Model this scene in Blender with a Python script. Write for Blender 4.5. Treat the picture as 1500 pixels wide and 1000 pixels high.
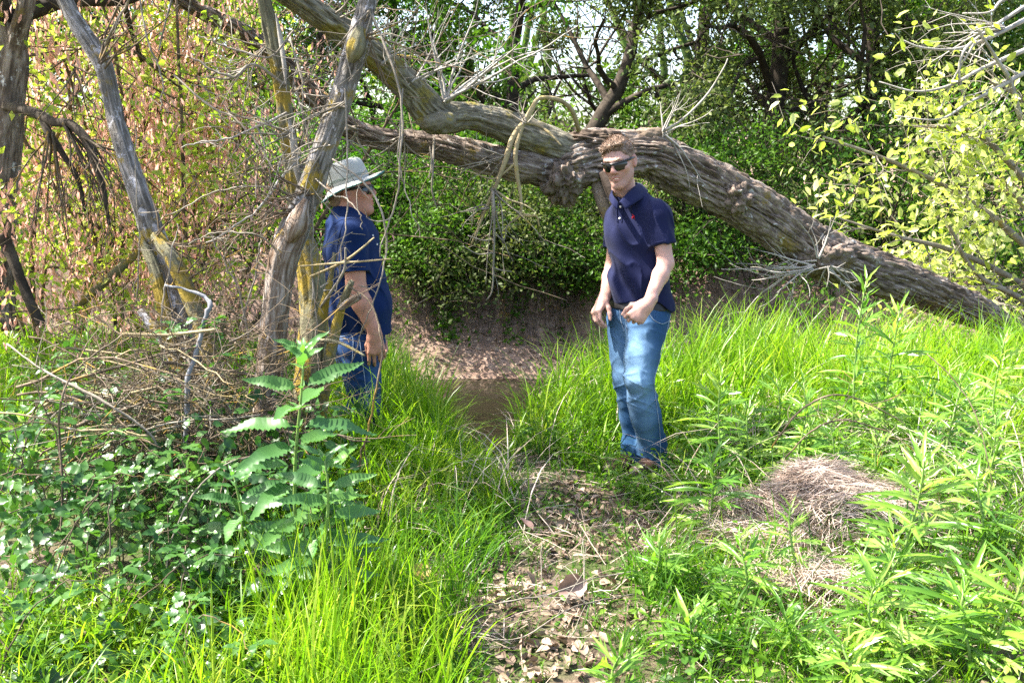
import bpy, math, random
import numpy as np
from mathutils import Vector
from mathutils.bvhtree import BVHTree

for _o in list(bpy.data.objects):
    bpy.data.objects.remove(_o)
SC = bpy.context.scene
COL = SC.collection
R = math.radians

# ------------------------------------------------------------------ camera
CAM = np.array((0.0, 0.0, 1.45))
TILT = R(10.1)
FPX = 1500 * 35.0 / 36.0
cd = bpy.data.cameras.new('camera')
cd.lens = 35.0
cd.sensor_width = 36.0
cd.clip_start = 0.05
cd.clip_end = 2000
cam = bpy.data.objects.new('camera', cd)
cam.location = CAM
cam.rotation_euler = (math.pi / 2 - TILT, 0, 0)
COL.objects.link(cam)
SC.camera = cam

# ------------------------------------------------------------------ sky, sun, exposure
SUN = np.array((-0.57, 0.07, 0.82))
SUN /= np.linalg.norm(SUN)
world = bpy.data.worlds.new('World')
SC.world = world
world.use_nodes = True
wn = world.node_tree.nodes
bg = wn['Background']
sky = wn.new('ShaderNodeTexSky')
sky.sky_type = 'NISHITA'
sky.sun_disc = False
sky.sun_elevation = math.asin(SUN[2])
sky.sun_rotation = math.atan2(SUN[0], SUN[1])
sky.air_density = 1.0
sky.dust_density = 3.0
sky.ozone_density = 1.0
world.node_tree.links.new(sky.outputs[0], bg.inputs[0])
bg.inputs[1].default_value = 0.12
sl = bpy.data.lights.new('sun', 'SUN')
sl.energy = 4.8
sl.angle = R(0.53)
sl.color = (1.0, 0.95, 0.86)
sun = bpy.data.objects.new('sun', sl)
sun.rotation_euler = Vector(SUN).to_track_quat('Z', 'Y').to_euler()
sun.location = (-6, 2, 12)
COL.objects.link(sun)
vs = SC.view_settings
vs.view_transform = 'Standard'
vs.look = 'None'
vs.gamma = 1.0
vs.use_curve_mapping = False
vs.exposure = 2.25
SC.render.engine = 'CYCLES'
cy = SC.cycles
cy.max_bounces = 8
cy.diffuse_bounces = 4
cy.glossy_bounces = 3
cy.transmission_bounces = 5
cy.transparent_max_bounces = 6
cy.caustics_reflective = False
cy.caustics_refractive = False
cy.use_denoising = False
SC.render.filter_size = 1.15
cy.use_adaptive_sampling = False
cy.sample_clamp_indirect = 6.0

# ------------------------------------------------------------------ numeric helpers
rs = np.random.RandomState(7)
FW = np.array((0, math.cos(TILT), -math.sin(TILT)))
UP = np.array((0, math.sin(TILT), math.cos(TILT)))
Z = np.array((0., 0., 1.))


def ray(px, py):
    d = FW + np.array((1., 0, 0)) * ((px - 750) / FPX) + UP * (-(py - 500) / FPX)
    return d


def at(px, py, Y):
    d = ray(px, py)
    return CAM + d * (Y / d[1])


def mpp(Y, py=400):
    """metres per photograph pixel at distance Y"""
    d = ray(750, py)
    return Y / d[1] / FPX


def nrm(v):
    v = np.asarray(v, float)
    return v / (np.linalg.norm(v, axis=-1, keepdims=True) + 1e-12)


def _h(i, j, k, s=0):
    n = (i * 374761393 + j * 668265263 + k * 2147483647 + s * 974711) & 0xffffffff
    n = ((n ^ (n >> 13)) * 1274126177) & 0xffffffff
    n = n ^ (n >> 16)
    return (n & 0xffff) / 65535.0


def vnoise(P, s=0):
    P = np.asarray(P, float)
    I = np.floor(P).astype(np.int64)
    f = P - I
    f = f * f * (3 - 2 * f)
    x, y, z = I[..., 0], I[..., 1], I[..., 2]
    fx, fy, fz = f[..., 0], f[..., 1], f[..., 2]
    r = 0
    for a in (0, 1):
        wx = fx if a else 1 - fx
        for b in (0, 1):
            wy = fy if b else 1 - fy
            for c in (0, 1):
                wz = fz if c else 1 - fz
                r = r + wx * wy * wz * _h(x + a, y + b, z + c, s)
    return r * 2 - 1


def fbm(P, o=3, s=0):
    P = np.asarray(P, float)
    r, a = 0, 0.5
    for i in range(o):
        r = r + a * vnoise(P, s + i)
        P = P * 2.03
        a *= 0.5
    return r


def sm(a, b, x):
    t = np.clip((x - a) / (b - a), 0, 1)
    return t * t * (3 - 2 * t)


# ------------------------------------------------------------------ mesh helpers
def mesh(name, V, F, mat=None, smooth=False, uv=None, attr=None):
    """V: n x 3; F: list of index arrays (m x k)"""
    me = bpy.data.meshes.new(name)
    V = np.asarray(V, np.float32).reshape(-1, 3)
    F = [np.asarray(f, np.int32) for f in F if len(f)]
    loops = np.concatenate([f.ravel() for f in F])
    tot = np.concatenate([np.full(len(f), f.shape[1], np.int32) for f in F])
    start = np.concatenate([[0], np.cumsum(tot)[:-1]]).astype(np.int32)
    me.vertices.add(len(V))
    me.vertices.foreach_set('co', V.ravel())
    me.loops.add(len(loops))
    me.loops.foreach_set('vertex_index', loops)
    me.polygons.add(len(tot))
    me.polygons.foreach_set('loop_start', start)
    me.polygons.foreach_set('loop_total', tot)
    if smooth:
        me.polygons.foreach_set('use_smooth', np.ones(len(tot), bool))
    if attr:
        for k, v in attr.items():
            a = me.attributes.new(k, 'FLOAT', 'POINT')
            a.data.foreach_set('value', np.asarray(v, np.float32))
    me.update(calc_edges=True)
    me.validate()
    if mat:
        me.materials.append(mat)
    return me


def link(name, data, parent=None, loc=None):
    o = bpy.data.objects.new(name, data)
    COL.objects.link(o)
    if parent is not None:
        o.parent = parent
    if loc is not None:
        o.location = loc
    return o


def tag(o, label=None, cat=None, group=None, kind=None):
    if label: o['label'] = label
    if cat: o['category'] = cat
    if group: o['group'] = group
    if kind: o['kind'] = kind
    return o


def thing(name, label, cat, loc=(0, 0, 0), group=None):
    return tag(link(name, None, loc=tuple(loc)), label, cat, group)


class MB:
    """collects geometry, links it as one mesh object; coordinates are world ones, the parent's location is taken off"""
    def __init__(s):
        s.V, s.F, s.n, s.A = [], {}, 0, []

    def add(s, V, *Fs, a=0.0):
        V = np.asarray(V, float).reshape(-1, 3)
        for F in Fs:
            F = np.asarray(F, np.int64)
            if len(F):
                s.F.setdefault(F.shape[1], []).append(F + s.n)
        s.V.append(V)
        s.A.append(np.broadcast_to(np.asarray(a, float), (len(V),)))
        s.n += len(V)
        return s

    def tube(s, path, rad, sides=6, cap=True, a=0.0):
        V, Fq, caps = tube(path, rad, sides)
        s.add(V, Fq, *(caps if cap else ()), a=a)
        return s

    def build(s, name, mat, parent=None, smooth=False, base=None):
        V = np.concatenate(s.V)
        if parent is not None:
            V = V - np.array(world_loc(parent))
        F = [np.concatenate(f) for f in s.F.values()]
        o = link(name, mesh(name, V, F, mat, smooth, attr={'tint': np.concatenate(s.A)}), parent)
        return o


def world_loc(o):
    v = Vector((0, 0, 0))
    while o is not None:
        v = v + o.location
        o = o.parent
    return tuple(v)


def spline(P, n):
    """Catmull-Rom resample of rows of P (any columns) to n rows"""
    P = np.asarray(P, float)
    Q = np.vstack([2 * P[0] - P[1], P, 2 * P[-1] - P[-2]])
    m = len(P) - 1
    t = np.linspace(0, m - 1e-9, n)
    i = t.astype(int)
    f = (t - i)[:, None]
    a, b, c, d = Q[i], Q[i + 1], Q[i + 2], Q[i + 3]
    return 0.5 * (2 * b + (c - a) * f + (2 * a - 5 * b + 4 * c - d) * f * f + (3 * b - a - 3 * c + d) * f ** 3)


def frames(path):
    path = np.asarray(path, float)
    T = nrm(np.gradient(path, axis=0))
    n = np.cross(T[0], Z)
    if np.linalg.norm(n) < 0.1:
        n = np.cross(T[0], (1., 0, 0))
    n = nrm(n)
    N = [n]
    for i in range(1, len(T)):
        n = n - T[i] * np.dot(n, T[i])
        n = nrm(n)
        N.append(n)
    N = np.array(N)
    return T, N, np.cross(T, N)


def tube(path, rad, sides=6, disp=None):
    path = np.asarray(path, float)
    n = len(path)
    rad = np.broadcast_to(np.asarray(rad, float), (n,))
    T, N, B = frames(path)
    an = np.arange(sides) * 2 * math.pi / sides
    ring = np.cos(an)[None, :, None] * N[:, None] + np.sin(an)[None, :, None] * B[:, None]
    rr = rad[:, None] * np.ones(sides)[None]
    if disp is not None:
        s = np.concatenate([[0], np.cumsum(np.linalg.norm(np.diff(path, axis=0), axis=1))])
        rr = rr + disp(an[None, :] + 0 * rr, s[:, None] + 0 * rr, rr)
    V = (path[:, None] + ring * rr[..., None]).reshape(-1, 3)
    i = np.arange(n - 1)[:, None] * sides
    j = np.arange(sides)[None]
    k = (j + 1) % sides
    Fq = np.stack([i + j, i + k, i + sides + k, i + sides + j], -1).reshape(-1, 4)
    caps = [np.arange(sides)[::-1][None], (np.arange(sides) + (n - 1) * sides)[None]]
    return V, Fq, caps


def bark_tube(name, path, rad, sides, disp, mat, parent, smooth=False):
    """a limb whose material knows the way round and along it"""
    V, Fq, caps = tube(path, rad, sides, disp)
    mb = MB()
    mb.add(V, Fq, *caps)
    o = mb.build(name, mat, parent, smooth)
    an = np.arange(sides) * 2 * math.pi / sides
    L = np.concatenate([[0], np.cumsum(np.linalg.norm(np.diff(path, axis=0), axis=1))])
    r = np.broadcast_to(np.asarray(rad, float), (len(path),)) * 0 + np.mean(rad)
    co = np.stack([np.cos(an)[None] * r[:, None], np.sin(an)[None] * r[:, None], L[:, None] + 0 * an[None]], -1)
    a = o.data.attributes.new('bark', 'FLOAT_VECTOR', 'POINT')
    a.data.foreach_set('vector', co.astype(np.float32).ravel())
    return o


def inst(tv, tf, C, T, Nh, S, W=None):
    """copies of a template (x along T, y across, z normal) at points C, vectorised"""
    C = np.asarray(C, float)
    n = len(C)
    T = nrm(T)
    B = nrm(np.cross(Nh, T))
    N = np.cross(T, B)
    S = np.broadcast_to(np.asarray(S, float), (n,))
    W = S if W is None else np.broadcast_to(np.asarray(W, float), (n,))
    tv = np.asarray(tv, float)
    V = (C[:, None] + tv[None, :, 0:1] * (T * S[:, None])[:, None] + tv[None, :, 1:2] * (B * W[:, None])[:, None]
         + tv[None, :, 2:3] * (N * S[:, None])[:, None])
    k = len(tv)
    out = []
    for f in tf:
        f = np.asarray(f)
        out.append((f[None] + (np.arange(n) * k)[:, None, None]).reshape(-1, f.shape[1]))
    return V.reshape(-1, 3), out


LEAF2 = (np.array([(0, 0, 0), (.45, .25, .06), (1, 0, -.08), (.45, -.25, .06)]), [np.array([(0, 3, 2), (0, 2, 1)])])
LEAF6 = (np.array([(0, 0, 0), (.22, .2, .03), (.6, .22, .02), (1, 0, -.14), (.6, -.22, .02), (.22, -.2, .03), (.45, 0, -.04)]),
         [np.array([(0, 6, 1), (1, 6, 2), (2, 6, 3), (3, 6, 4), (4, 6, 5), (5, 6, 0)])])


def randdir(n, up=0.0, g=rs):
    d = g.normal(size=(n, 3))
    d = nrm(d)
    d[:, 2] += up
    return nrm(d)


# ------------------------------------------------------------------ materials
MATS = {}


def _base(name):
    m = bpy.data.materials.new(name)
    m.use_nodes = True
    MATS[name] = m
    nt = m.node_tree
    return m, nt, nt.nodes['Principled BSDF'], nt.nodes['Material Output']


def ramp(nt, cols, src, lo=0.0, hi=1.0):
    r = nt.nodes.new('ShaderNodeValToRGB')
    el = r.color_ramp.elements
    while len(el) < len(cols):
        el.new(0.5)
    for i, c in enumerate(cols):
        el[i].position = lo + (hi - lo) * i / max(1, len(cols) - 1)
        el[i].color = (*c, 1)
    nt.links.new(src, r.inputs[0])
    return r.outputs[0]


def noise(nt, scale, detail=4, rough=.6, vec=None, stretch=None):
    t = nt.nodes.new('ShaderNodeTexNoise')
    t.inputs['Scale'].default_value = scale
    t.inputs['Detail'].default_value = detail
    t.inputs['Roughness'].default_value = rough
    if vec is None:
        vec = nt.nodes.new('ShaderNodeTexCoord').outputs['Object']
    if stretch:
        mp = nt.nodes.new('ShaderNodeMapping')
        mp.inputs['Scale'].default_value = stretch
        nt.links.new(vec, mp.inputs[0])
        vec = mp.outputs[0]
    nt.links.new(vec, t.inputs['Vector'])
    return t.outputs['Fac']


def math_(nt, op, a, b=None, c=None):
    n = nt.nodes.new('ShaderNodeMath')
    n.operation = op
    for i, v in enumerate((a, b, c)):
        if v is None: continue
        if isinstance(v, (int, float)):
            n.inputs[i].default_value = v
        else:
            nt.links.new(v, n.inputs[i])
    return n.outputs[0]


def mixc(nt, fac, a, b, mode='MIX'):
    n = nt.nodes.new('ShaderNodeMix')
    n.data_type = 'RGBA'
    n.blend_type = mode
    for s, v in ((n.inputs[0], fac), (n.inputs[6], a), (n.inputs[7], b)):
        if isinstance(v, (int, float)):
            s.default_value = v
        elif isinstance(v, tuple):
            s.default_value = (*v, 1)
        else:
            nt.links.new(v, s)
    return n.outputs[2]


def bump(nt, bsdf, h, dist=.004, strength=.6):
    b = nt.nodes.new('ShaderNodeBump')
    b.inputs['Distance'].default_value = dist
    b.inputs['Strength'].default_value = strength
    nt.links.new(h, b.inputs['Height'])
    nt.links.new(b.outputs[0], bsdf.inputs['Normal'])


def leaf_mat(name, cols, tcol=None, trans=.4, rough=.45, spec=.4, clump=1.2):
    m, nt, p, out = _base(name)
    g = nt.nodes.new('ShaderNodeNewGeometry')
    oi = nt.nodes.new('ShaderNodeObjectInfo')
    r = math_(nt, 'FRACT', math_(nt, 'ADD', g.outputs['Random Per Island'], oi.outputs['Random']))
    big = noise(nt, clump, 2, .5, vec=g.outputs['Position'])
    v = math_(nt, 'ADD', math_(nt, 'MULTIPLY', r, .6), math_(nt, 'MULTIPLY_ADD', big, 1.6, -.55))
    c = ramp(nt, cols, v)
    nt.links.new(c, p.inputs['Base Color'])
    p.inputs['Roughness'].default_value = rough
    p.inputs['Specular IOR Level'].default_value = spec
    t = nt.nodes.new('ShaderNodeBsdfTranslucent')
    if tcol is None:
        nt.links.new(mixc(nt, .85, c, (1.35, 1.5, .55), 'MULTIPLY'), t.inputs[0])
    else:
        nt.links.new(mixc(nt, .5, c, tcol), t.inputs[0])
    mx = nt.nodes.new('ShaderNodeMixShader')
    mx.inputs[0].default_value = trans
    nt.links.new(p.outputs[0], mx.inputs[1])
    nt.links.new(t.outputs[0], mx.inputs[2])
    nt.links.new(mx.outputs[0], out.inputs[0])
    return m


def plain(name, col, rough=.6, spec=.4, var=.25, scale=20, metal=0., bmp=0.0, sss=0.0):
    m, nt, p, out = _base(name)
    n = noise(nt, scale)
    lo = tuple(c * (1 - var) for c in col)
    hi = tuple(min(1, c * (1 + var)) for c in col)
    nt.links.new(ramp(nt, [lo, hi], n, .3, .7), p.inputs['Base Color'])
    p.inputs['Roughness'].default_value = rough
    p.inputs['Specular IOR Level'].default_value = spec
    p.inputs['Metallic'].default_value = metal
    if sss:
        p.inputs['Subsurface Weight'].default_value = sss
        p.inputs['Subsurface Radius'].default_value = (.012, .005, .003)
        p.inputs['Subsurface Scale'].default_value = 1.0
    if bmp:
        bump(nt, p, noise(nt, scale * 4), bmp)
    return m


def bark_mat(name, cols, lichen=(.30, .22, .04), la=.5, pale=(.5, .48, .46), pa=.5, scale=9, rough=.9, lscale=5, streak=None):
    """cols: bark ramp; la / pa: how much of the surface the ochre lichen / the pale crust covers"""
    m, nt, p, out = _base(name)
    n1 = noise(nt, scale, 6, .65)
    c = ramp(nt, cols, n1, .3, .7)
    st = None
    if streak:
        at_ = nt.nodes.new('ShaderNodeAttribute'); at_.attribute_name = 'bark'
        st = noise(nt, streak, 5, .65, vec=at_.outputs['Vector'], stretch=(1, 1, .13))
        c = mixc(nt, .75, c, ramp(nt, [tuple(v * .55 for v in cols[0]), cols[0], cols[1], cols[2], tuple(min(1, v * 1.25) for v in cols[2])], st, .30, .70))
    if la > 0:
        l = noise(nt, lscale, 5, .7)
        f = ramp(nt, [(0, 0, 0), (1, 1, 1)], l, .72 - .45 * la, .80 - .45 * la)
        lc = ramp(nt, [tuple(v * .5 for v in lichen), lichen, (lichen[0] * 1.3, lichen[1] * 1.25, lichen[2])], noise(nt, 40, 3))
        c = mixc(nt, f, c, lc)
    if pa > 0:
        mp = nt.nodes.new('ShaderNodeTexCoord').outputs['Object']
        l = noise(nt, 16, 5, .75, vec=mp, stretch=(1, 1.3, .8))
        f = ramp(nt, [(0, 0, 0), (1, 1, 1)], l, .78 - .4 * pa, .84 - .4 * pa)
        c = mixc(nt, f, c, pale)
    nt.links.new(c, p.inputs['Base Color'])
    p.inputs['Roughness'].default_value = rough
    p.inputs['Specular IOR Level'].default_value = .2
    bump(nt, p, noise(nt, 60, 5, .7) if st is None else math_(nt, 'ADD', st, math_(nt, 'MULTIPLY', noise(nt, 70, 5, .7), .6)), .006 if st is None else .012, .7 if st is None else 1.0)
    return m


M = {}
M['grass'] = leaf_mat('grass_blade', [(.045, .12, .006), (.10, .22, .009), (.18, .32, .012), (.32, .39, .05)], trans=.5, rough=.35, spec=.28, clump=2.5)
M['grass_dark'] = leaf_mat('grass_blade_deep', [(.025, .08, .008), (.055, .145, .010), (.11, .22, .014)], trans=.45, rough=.35, spec=.28, clump=2.5)
M['straw'] = leaf_mat('dry_straw', [(.17, .115, .085), (.31, .225, .175), (.45, .36, .295), (.58, .49, .42)], tcol=(.4, .3, .2), trans=.15, rough=.6, spec=.25)
M['mugwort'] = leaf_mat('mugwort_leaf', [(.055, .15, .022), (.11, .24, .032), (.19, .34, .045), (.33, .44, .10)], trans=.45, rough=.30, spec=.45, clump=3)
M['nettle'] = leaf_mat('nettle_leaf', [(.05, .14, .04), (.08, .19, .05), (.13, .27, .05)], trans=.42, rough=.38, spec=.5, clump=3)
M['bramble'] = leaf_mat('bramble_leaf', [(.016, .055, .014), (.030, .09, .020), (.055, .14, .026), (.10, .20, .04)], trans=.35, rough=.34, spec=.42, clump=3)
M['cover'] = leaf_mat('ground_cover_leaf', [(.035, .10, .010), (.08, .18, .014), (.15, .27, .025), (.24, .33, .05)], trans=.42, rough=.4, spec=.3, clump=3)
M['oak'] = leaf_mat('oak_leaf', [(.035, .055, .018), (.07, .10, .03), (.11, .15, .045), (.17, .22, .065)], trans=.35, rough=.4, spec=.18, clump=.9)
M['alder'] = leaf_mat('alder_leaf', [(.016, .055, .007), (.038, .10, .010), (.075, .16, .016), (.12, .21, .026)], trans=.42, rough=.42, spec=.15, clump=.9)
M['vivid'] = leaf_mat('maple_leaf', [(.025, .09, .008), (.05, .15, .01), (.09, .22, .014), (.15, .28, .025)], trans=.45, rough=.42, spec=.18, clump=.9)
M['bush'] = leaf_mat('bank_bush_leaf', [(.013, .045, .006), (.032, .085, .010), (.065, .14, .016), (.115, .205, .03)], trans=.40, rough=.45, spec=.15, clump=.8)
M['olive_bush'] = leaf_mat('bank_scrub_leaf', [(.03, .045, .015), (.06, .085, .026), (.105, .13, .042), (.16, .18, .07)], trans=.35, rough=.5, spec=.15, clump=.8)
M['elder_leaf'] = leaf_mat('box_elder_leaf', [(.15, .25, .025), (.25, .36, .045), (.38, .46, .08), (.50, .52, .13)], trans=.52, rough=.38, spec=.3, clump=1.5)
M['elder_pale'] = leaf_mat('box_elder_sunlit_leaf', [(.22, .29, .03), (.35, .41, .07), (.48, .53, .16), (.60, .62, .36)], trans=.45, rough=.33, spec=.45, clump=2)  # box elder leaf with bright sunlight put into its colours
M['tassel'] = leaf_mat('box_elder_tassel', [(.56, .27, .21), (.73, .41, .34), (.84, .56, .48)], tcol=(.9, .5, .4), trans=.55, rough=.6, spec=.1, clump=2)
M['far'] = leaf_mat('far_wood_leaf', [(.03, .06, .012), (.06, .11, .02), (.11, .18, .03)], trans=.45, rough=.5, spec=.18, clump=.5)
M['trunk'] = bark_mat('furrowed_bark', [(.065, .047, .036), (.165, .125, .098), (.32, .265, .225)], (.20, .145, .045), .28, (.45, .44, .43), .46, streak=46)
M['limb'] = bark_mat('lichened_limb_bark', [(.075, .065, .045), (.18, .16, .115), (.31, .285, .22)], (.21, .175, .05), .40, (.48, .46, .44), .34, streak=64)
M['burl'] = bark_mat('burl_bark', [(.028, .02, .015), (.08, .058, .042), (.15, .11, .085)], (.2, .14, .04), .2, (.42, .4, .4), .25)
M['stem'] = bark_mat('mossy_stem_bark', [(.08, .07, .058), (.17, .155, .14), (.30, .28, .27)], (.28, .20, .03), .34, (.46, .44, .46), .55, lscale=4, streak=70)
M['stem_moss'] = bark_mat('yellow_lichen_bark', [(.08, .07, .05), (.16, .15, .09), (.24, .22, .14)], (.28, .20, .035), .55, (.4, .4, .38), .3, streak=70)
M['dead_wood'] = bark_mat('bare_dead_wood', [(.10, .055, .03), (.21, .16, .12), (.36, .31, .27)], (.28, .19, .05), .22, (.5, .47, .46), .35, scale=6, streak=80)
M['twig'] = bark_mat('pale_twig_bark', [(.12, .10, .075), (.22, .19, .15), (.34, .30, .25)], (.30, .22, .06), .25, (.48, .45, .40), .3)
M['twig_pale'] = bark_mat('bleached_twig_bark', [(.20, .18, .155), (.32, .295, .26), (.45, .42, .38)], (.34, .26, .09), .12, (.56, .54, .50), .35)
M['twig_dark'] = bark_mat('brown_twig_bark', [(.05, .038, .025), (.12, .09, .06), (.22, .17, .12)], (.30, .19, .04), .35, (.4, .37, .32), .3)
M['twig_ochre'] = bark_mat('lichened_twig_bark', [(.18, .145, .09), (.30, .235, .13), (.40, .33, .19)], (.33, .25, .10), .35, (.55, .5, .42), .35)
M['grey_stick'] = bark_mat('grey_stick_bark', [(.12, .12, .125), (.21, .215, .23), (.30, .31, .335)], (.3, .2, .06), .12, (.40, .41, .44), .3)
M['dark_bark'] = bark_mat('dark_tree_bark', [(.02, .015, .011), (.045, .035, .026), (.085, .068, .05)], (.1, .1, .03), .2, (.2, .19, .18), .15)
M['stalk'] = plain('green_stalk', (.16, .25, .06), .5, .4)
# ------------------------------------------------------------------ terrain
WATER_Z = -1.30
FOOT_Z = float(at(940, 688, 4.75)[2]) - .005


def H0(x, y):
    x = np.asarray(x, float); y = np.asarray(y, float)
    P = np.stack([x, y, 0 * x], -1)
    h = .05 * fbm(P * 1.3, 3, 11) + .02 * vnoise(P * 6, 5)
    h = h + .10 * sm(.9, 2.2, x) * sm(6, 3, y) + .16 * np.exp(-((x + 1.35) / .55) ** 2 - ((y - 3.9) / .7) ** 2)
    edge = 6.7 + .28 * np.maximum(0, x - 1.2) + .42 * np.maximum(0, -x - .6) + .3 * vnoise(P * .9, 9)
    t = sm(0, 2.0, y - edge)
    h = h * (1 - t) - 1.75 * t
    # the gully that runs down to the creek
    d = np.clip((y - 4.35) / 4.3, 0, 1)
    g = -1.42 * d + (np.abs(x - (-.16 - .035 * (y - 4.5))) / (.22 + .16 * np.maximum(0, y - 4.4))) ** 2 * .45 + .04
    w = sm(4.0, 4.8, y)
    g = g + (1 - w) * 1.0
    h = np.minimum(h, np.maximum(g, -1.75) + .035 * fbm(P * 3, 2, 3))
    # far bank
    fy = 12.35 + .35 * vnoise(P * .35, 21) + .15 * vnoise(P * 1.3, 22) - .02 * np.abs(x)
    f1 = -1.45 + .62 * np.clip((y - fy) / 1.3, 0, 1)
    f2 = sm(0, .95, y - fy - 1.15) * (.85 + .2 * vnoise(P * .8, 31))
    rough = .09 * fbm(P * np.array((3., 2., 1.)), 4, 41) * sm(-.2, .6, y - fy)
    far = f1 + f2 + rough + .035 * np.maximum(0, y - fy - 2.5)
    far = np.minimum(far, 3.0 + .02 * y)
    # trodden flat where the man in jeans stands
    w = np.exp(-(((x - .62) / .30) ** 2 + ((y - 4.68) / .30) ** 2))
    h = h * (1 - w) + FOOT_Z * w
    return np.where(y > 10.5, np.maximum(far, -1.75), h)


def graded(lo, hi, flo, fhi, step, grow=1.16):
    a = list(np.arange(flo, fhi, step))
    s, v = step, a[-1]
    while v < hi:
        s *= grow; v += s; a.append(v)
    s, v, b = step, a[0], []
    while v > lo:
        s *= grow; v -= s; b.append(v)
    return np.array(b[::-1] + a)


gx = graded(-500, 500, -5.0, 5.5, .065)
gy = graded(-200, 900, 1.8, 15.6, .065)
GX, GY = np.meshgrid(gx, gy)
GV = np.stack([GX, GY, H0(GX, GY)], -1).reshape(-1, 3)
nx, ny = len(gx), len(gy)
ii = (np.arange(ny - 1)[:, None] * nx + np.arange(nx - 1)[None]).ravel()
m, nt, p, out = _base('soil')
pos = nt.nodes.new('ShaderNodeNewGeometry').outputs['Position']
c = ramp(nt, [(.035, .025, .018), (.075, .053, .039), (.13, .094, .07), (.20, .15, .115)], noise(nt, 5, 8, .7, vec=pos), .25, .75)
c = mixc(nt, ramp(nt, [(0, 0, 0), (1, 1, 1)], noise(nt, 38, 4, .7, vec=pos), .56, .70), c, (.22, .165, .12))
c = mixc(nt, ramp(nt, [(0, 0, 0), (.8, .8, .8)], noise(nt, 1.7, 4, .6, vec=pos),   .44, .58), c, (.055, .085, .02))
# soil colour turns paler and redder on the far bank
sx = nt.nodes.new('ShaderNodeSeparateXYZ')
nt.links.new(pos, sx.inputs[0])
bank_soil = ramp(nt, [(.11, .07, .05), (.21, .14, .105), (.33, .24, .185)], noise(nt, 6, 8, .7, vec=pos), .28, .72)
c = mixc(nt, math_(nt, 'GREATER_THAN', sx.outputs['Y'], 10.4), c, bank_soil)
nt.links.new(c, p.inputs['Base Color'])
p.inputs['Roughness'].default_value = .95
p.inputs['Specular IOR Level'].default_value = .15
bump(nt, p, noise(nt, 45, 6, .7, vec=pos), .02, .8)
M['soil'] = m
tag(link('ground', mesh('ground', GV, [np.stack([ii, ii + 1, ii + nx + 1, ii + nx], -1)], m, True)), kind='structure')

m, nt, p, out = _base('creek_water')
p.inputs['Base Color'].default_value = (.014, .012, .007, 1)
p.inputs['Roughness'].default_value = .06
p.inputs['IOR'].default_value = 1.33
posw = nt.nodes.new('ShaderNodeNewGeometry').outputs['Position']
bump(nt, p, noise(nt, 3.0, 3, .5, vec=posw, stretch=(1, .6, 1)), .02, .15)
wx, wy = np.meshgrid(np.linspace(-40, 40, 41), np.linspace(6.2, 13.9, 9))
wi = (np.arange(8)[:, None] * 41 + np.arange(40)[None]).ravel()
tag(link('creek_water', mesh('creek_water', np.stack([wx, wy, 0 * wx + WATER_Z], -1), [np.stack([wi, wi + 1, wi + 42, wi + 41], -1)], m)), kind='structure')


def H(x, y):
    return float(H0(np.array([x]), np.array([y]))[0])


def ground_px(px, py):
    """where the ray of a pixel meets the ground"""
    d = ray(px, py)
    ts = np.linspace(1.5, 20, 1500)
    P = CAM + d * ts[:, None]
    below = P[:, 2] < H0(P[:, 0], P[:, 1])
    return P[np.argmax(below)] if below.any() else P[-1]


# ------------------------------------------------------------------ branching
def grow(out, tips, g, p, d, L, r, lev, nseg=6, wig=.18, up=.05, nch=4, ratio=.62, spread=.9, rmin=.004, first=.25, curl=None):
    p = np.array(p, float); d = nrm(d)
    path, rad = [p.copy()], [r]
    c = None if curl is None else nrm(g.normal(size=3)) * curl
    for i in range(nseg):
        d = d + g.normal(size=3) * wig
        if c is not None:
            d = d + c
        d[2] += up
        d = nrm(d)
        p = p + d * L / nseg
        path.append(p.copy())
        rad.append(max(rmin, r * (1 - .75 * (i + 1) / nseg)))
    path = np.array(path)
    out.append((path, np.array(rad), lev))
    if lev <= 0:
        tips.append(path)
        return
    for k in range(nch):
        t = first + (1 - first) * (k + g.rand()) / nch
        j = min(nseg - 1, int(t * nseg))
        q = path[j] + (path[j + 1] - path[j]) * (t * nseg - j)
        dd = nrm(path[j + 1] - path[j])
        s = nrm(np.cross(dd, g.normal(size=3)))
        nd = nrm(dd * (1 - spread * .45) + s * spread)
        grow(out, tips, g, q, nd, L * ratio * (.7 + .6 * g.rand()), max(rmin, rad[j] * .55), lev - 1, max(3, nseg - 1), wig, up, nch, ratio, spread, rmin, first, curl)


def clumps(g, tips, per, spread, size, upn=.35, droop=.1, flat=.7):
    """leaf centres, axes and sizes scattered round the twig tips"""
    C = []
    for t in tips:
        n = max(1, int(per * (.5 + g.rand())))
        a = g.rand(n, 1) ** .6
        k = len(t) - 1
        j = np.minimum((a * k).astype(int), k - 1)[:, 0]
        base = t[j] + (t[j + 1] - t[j]) * (a * k - j[:, None])
        C.append(base + g.normal(size=(n, 3)) * spread * np.array((1, 1, flat)))
    C = np.concatenate(C)
    n = len(C)
    T = randdir(n, -droop, g)
    N = randdir(n, upn, g)
    return C, T, N, size * (.6 + .8 * g.rand(n))


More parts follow.
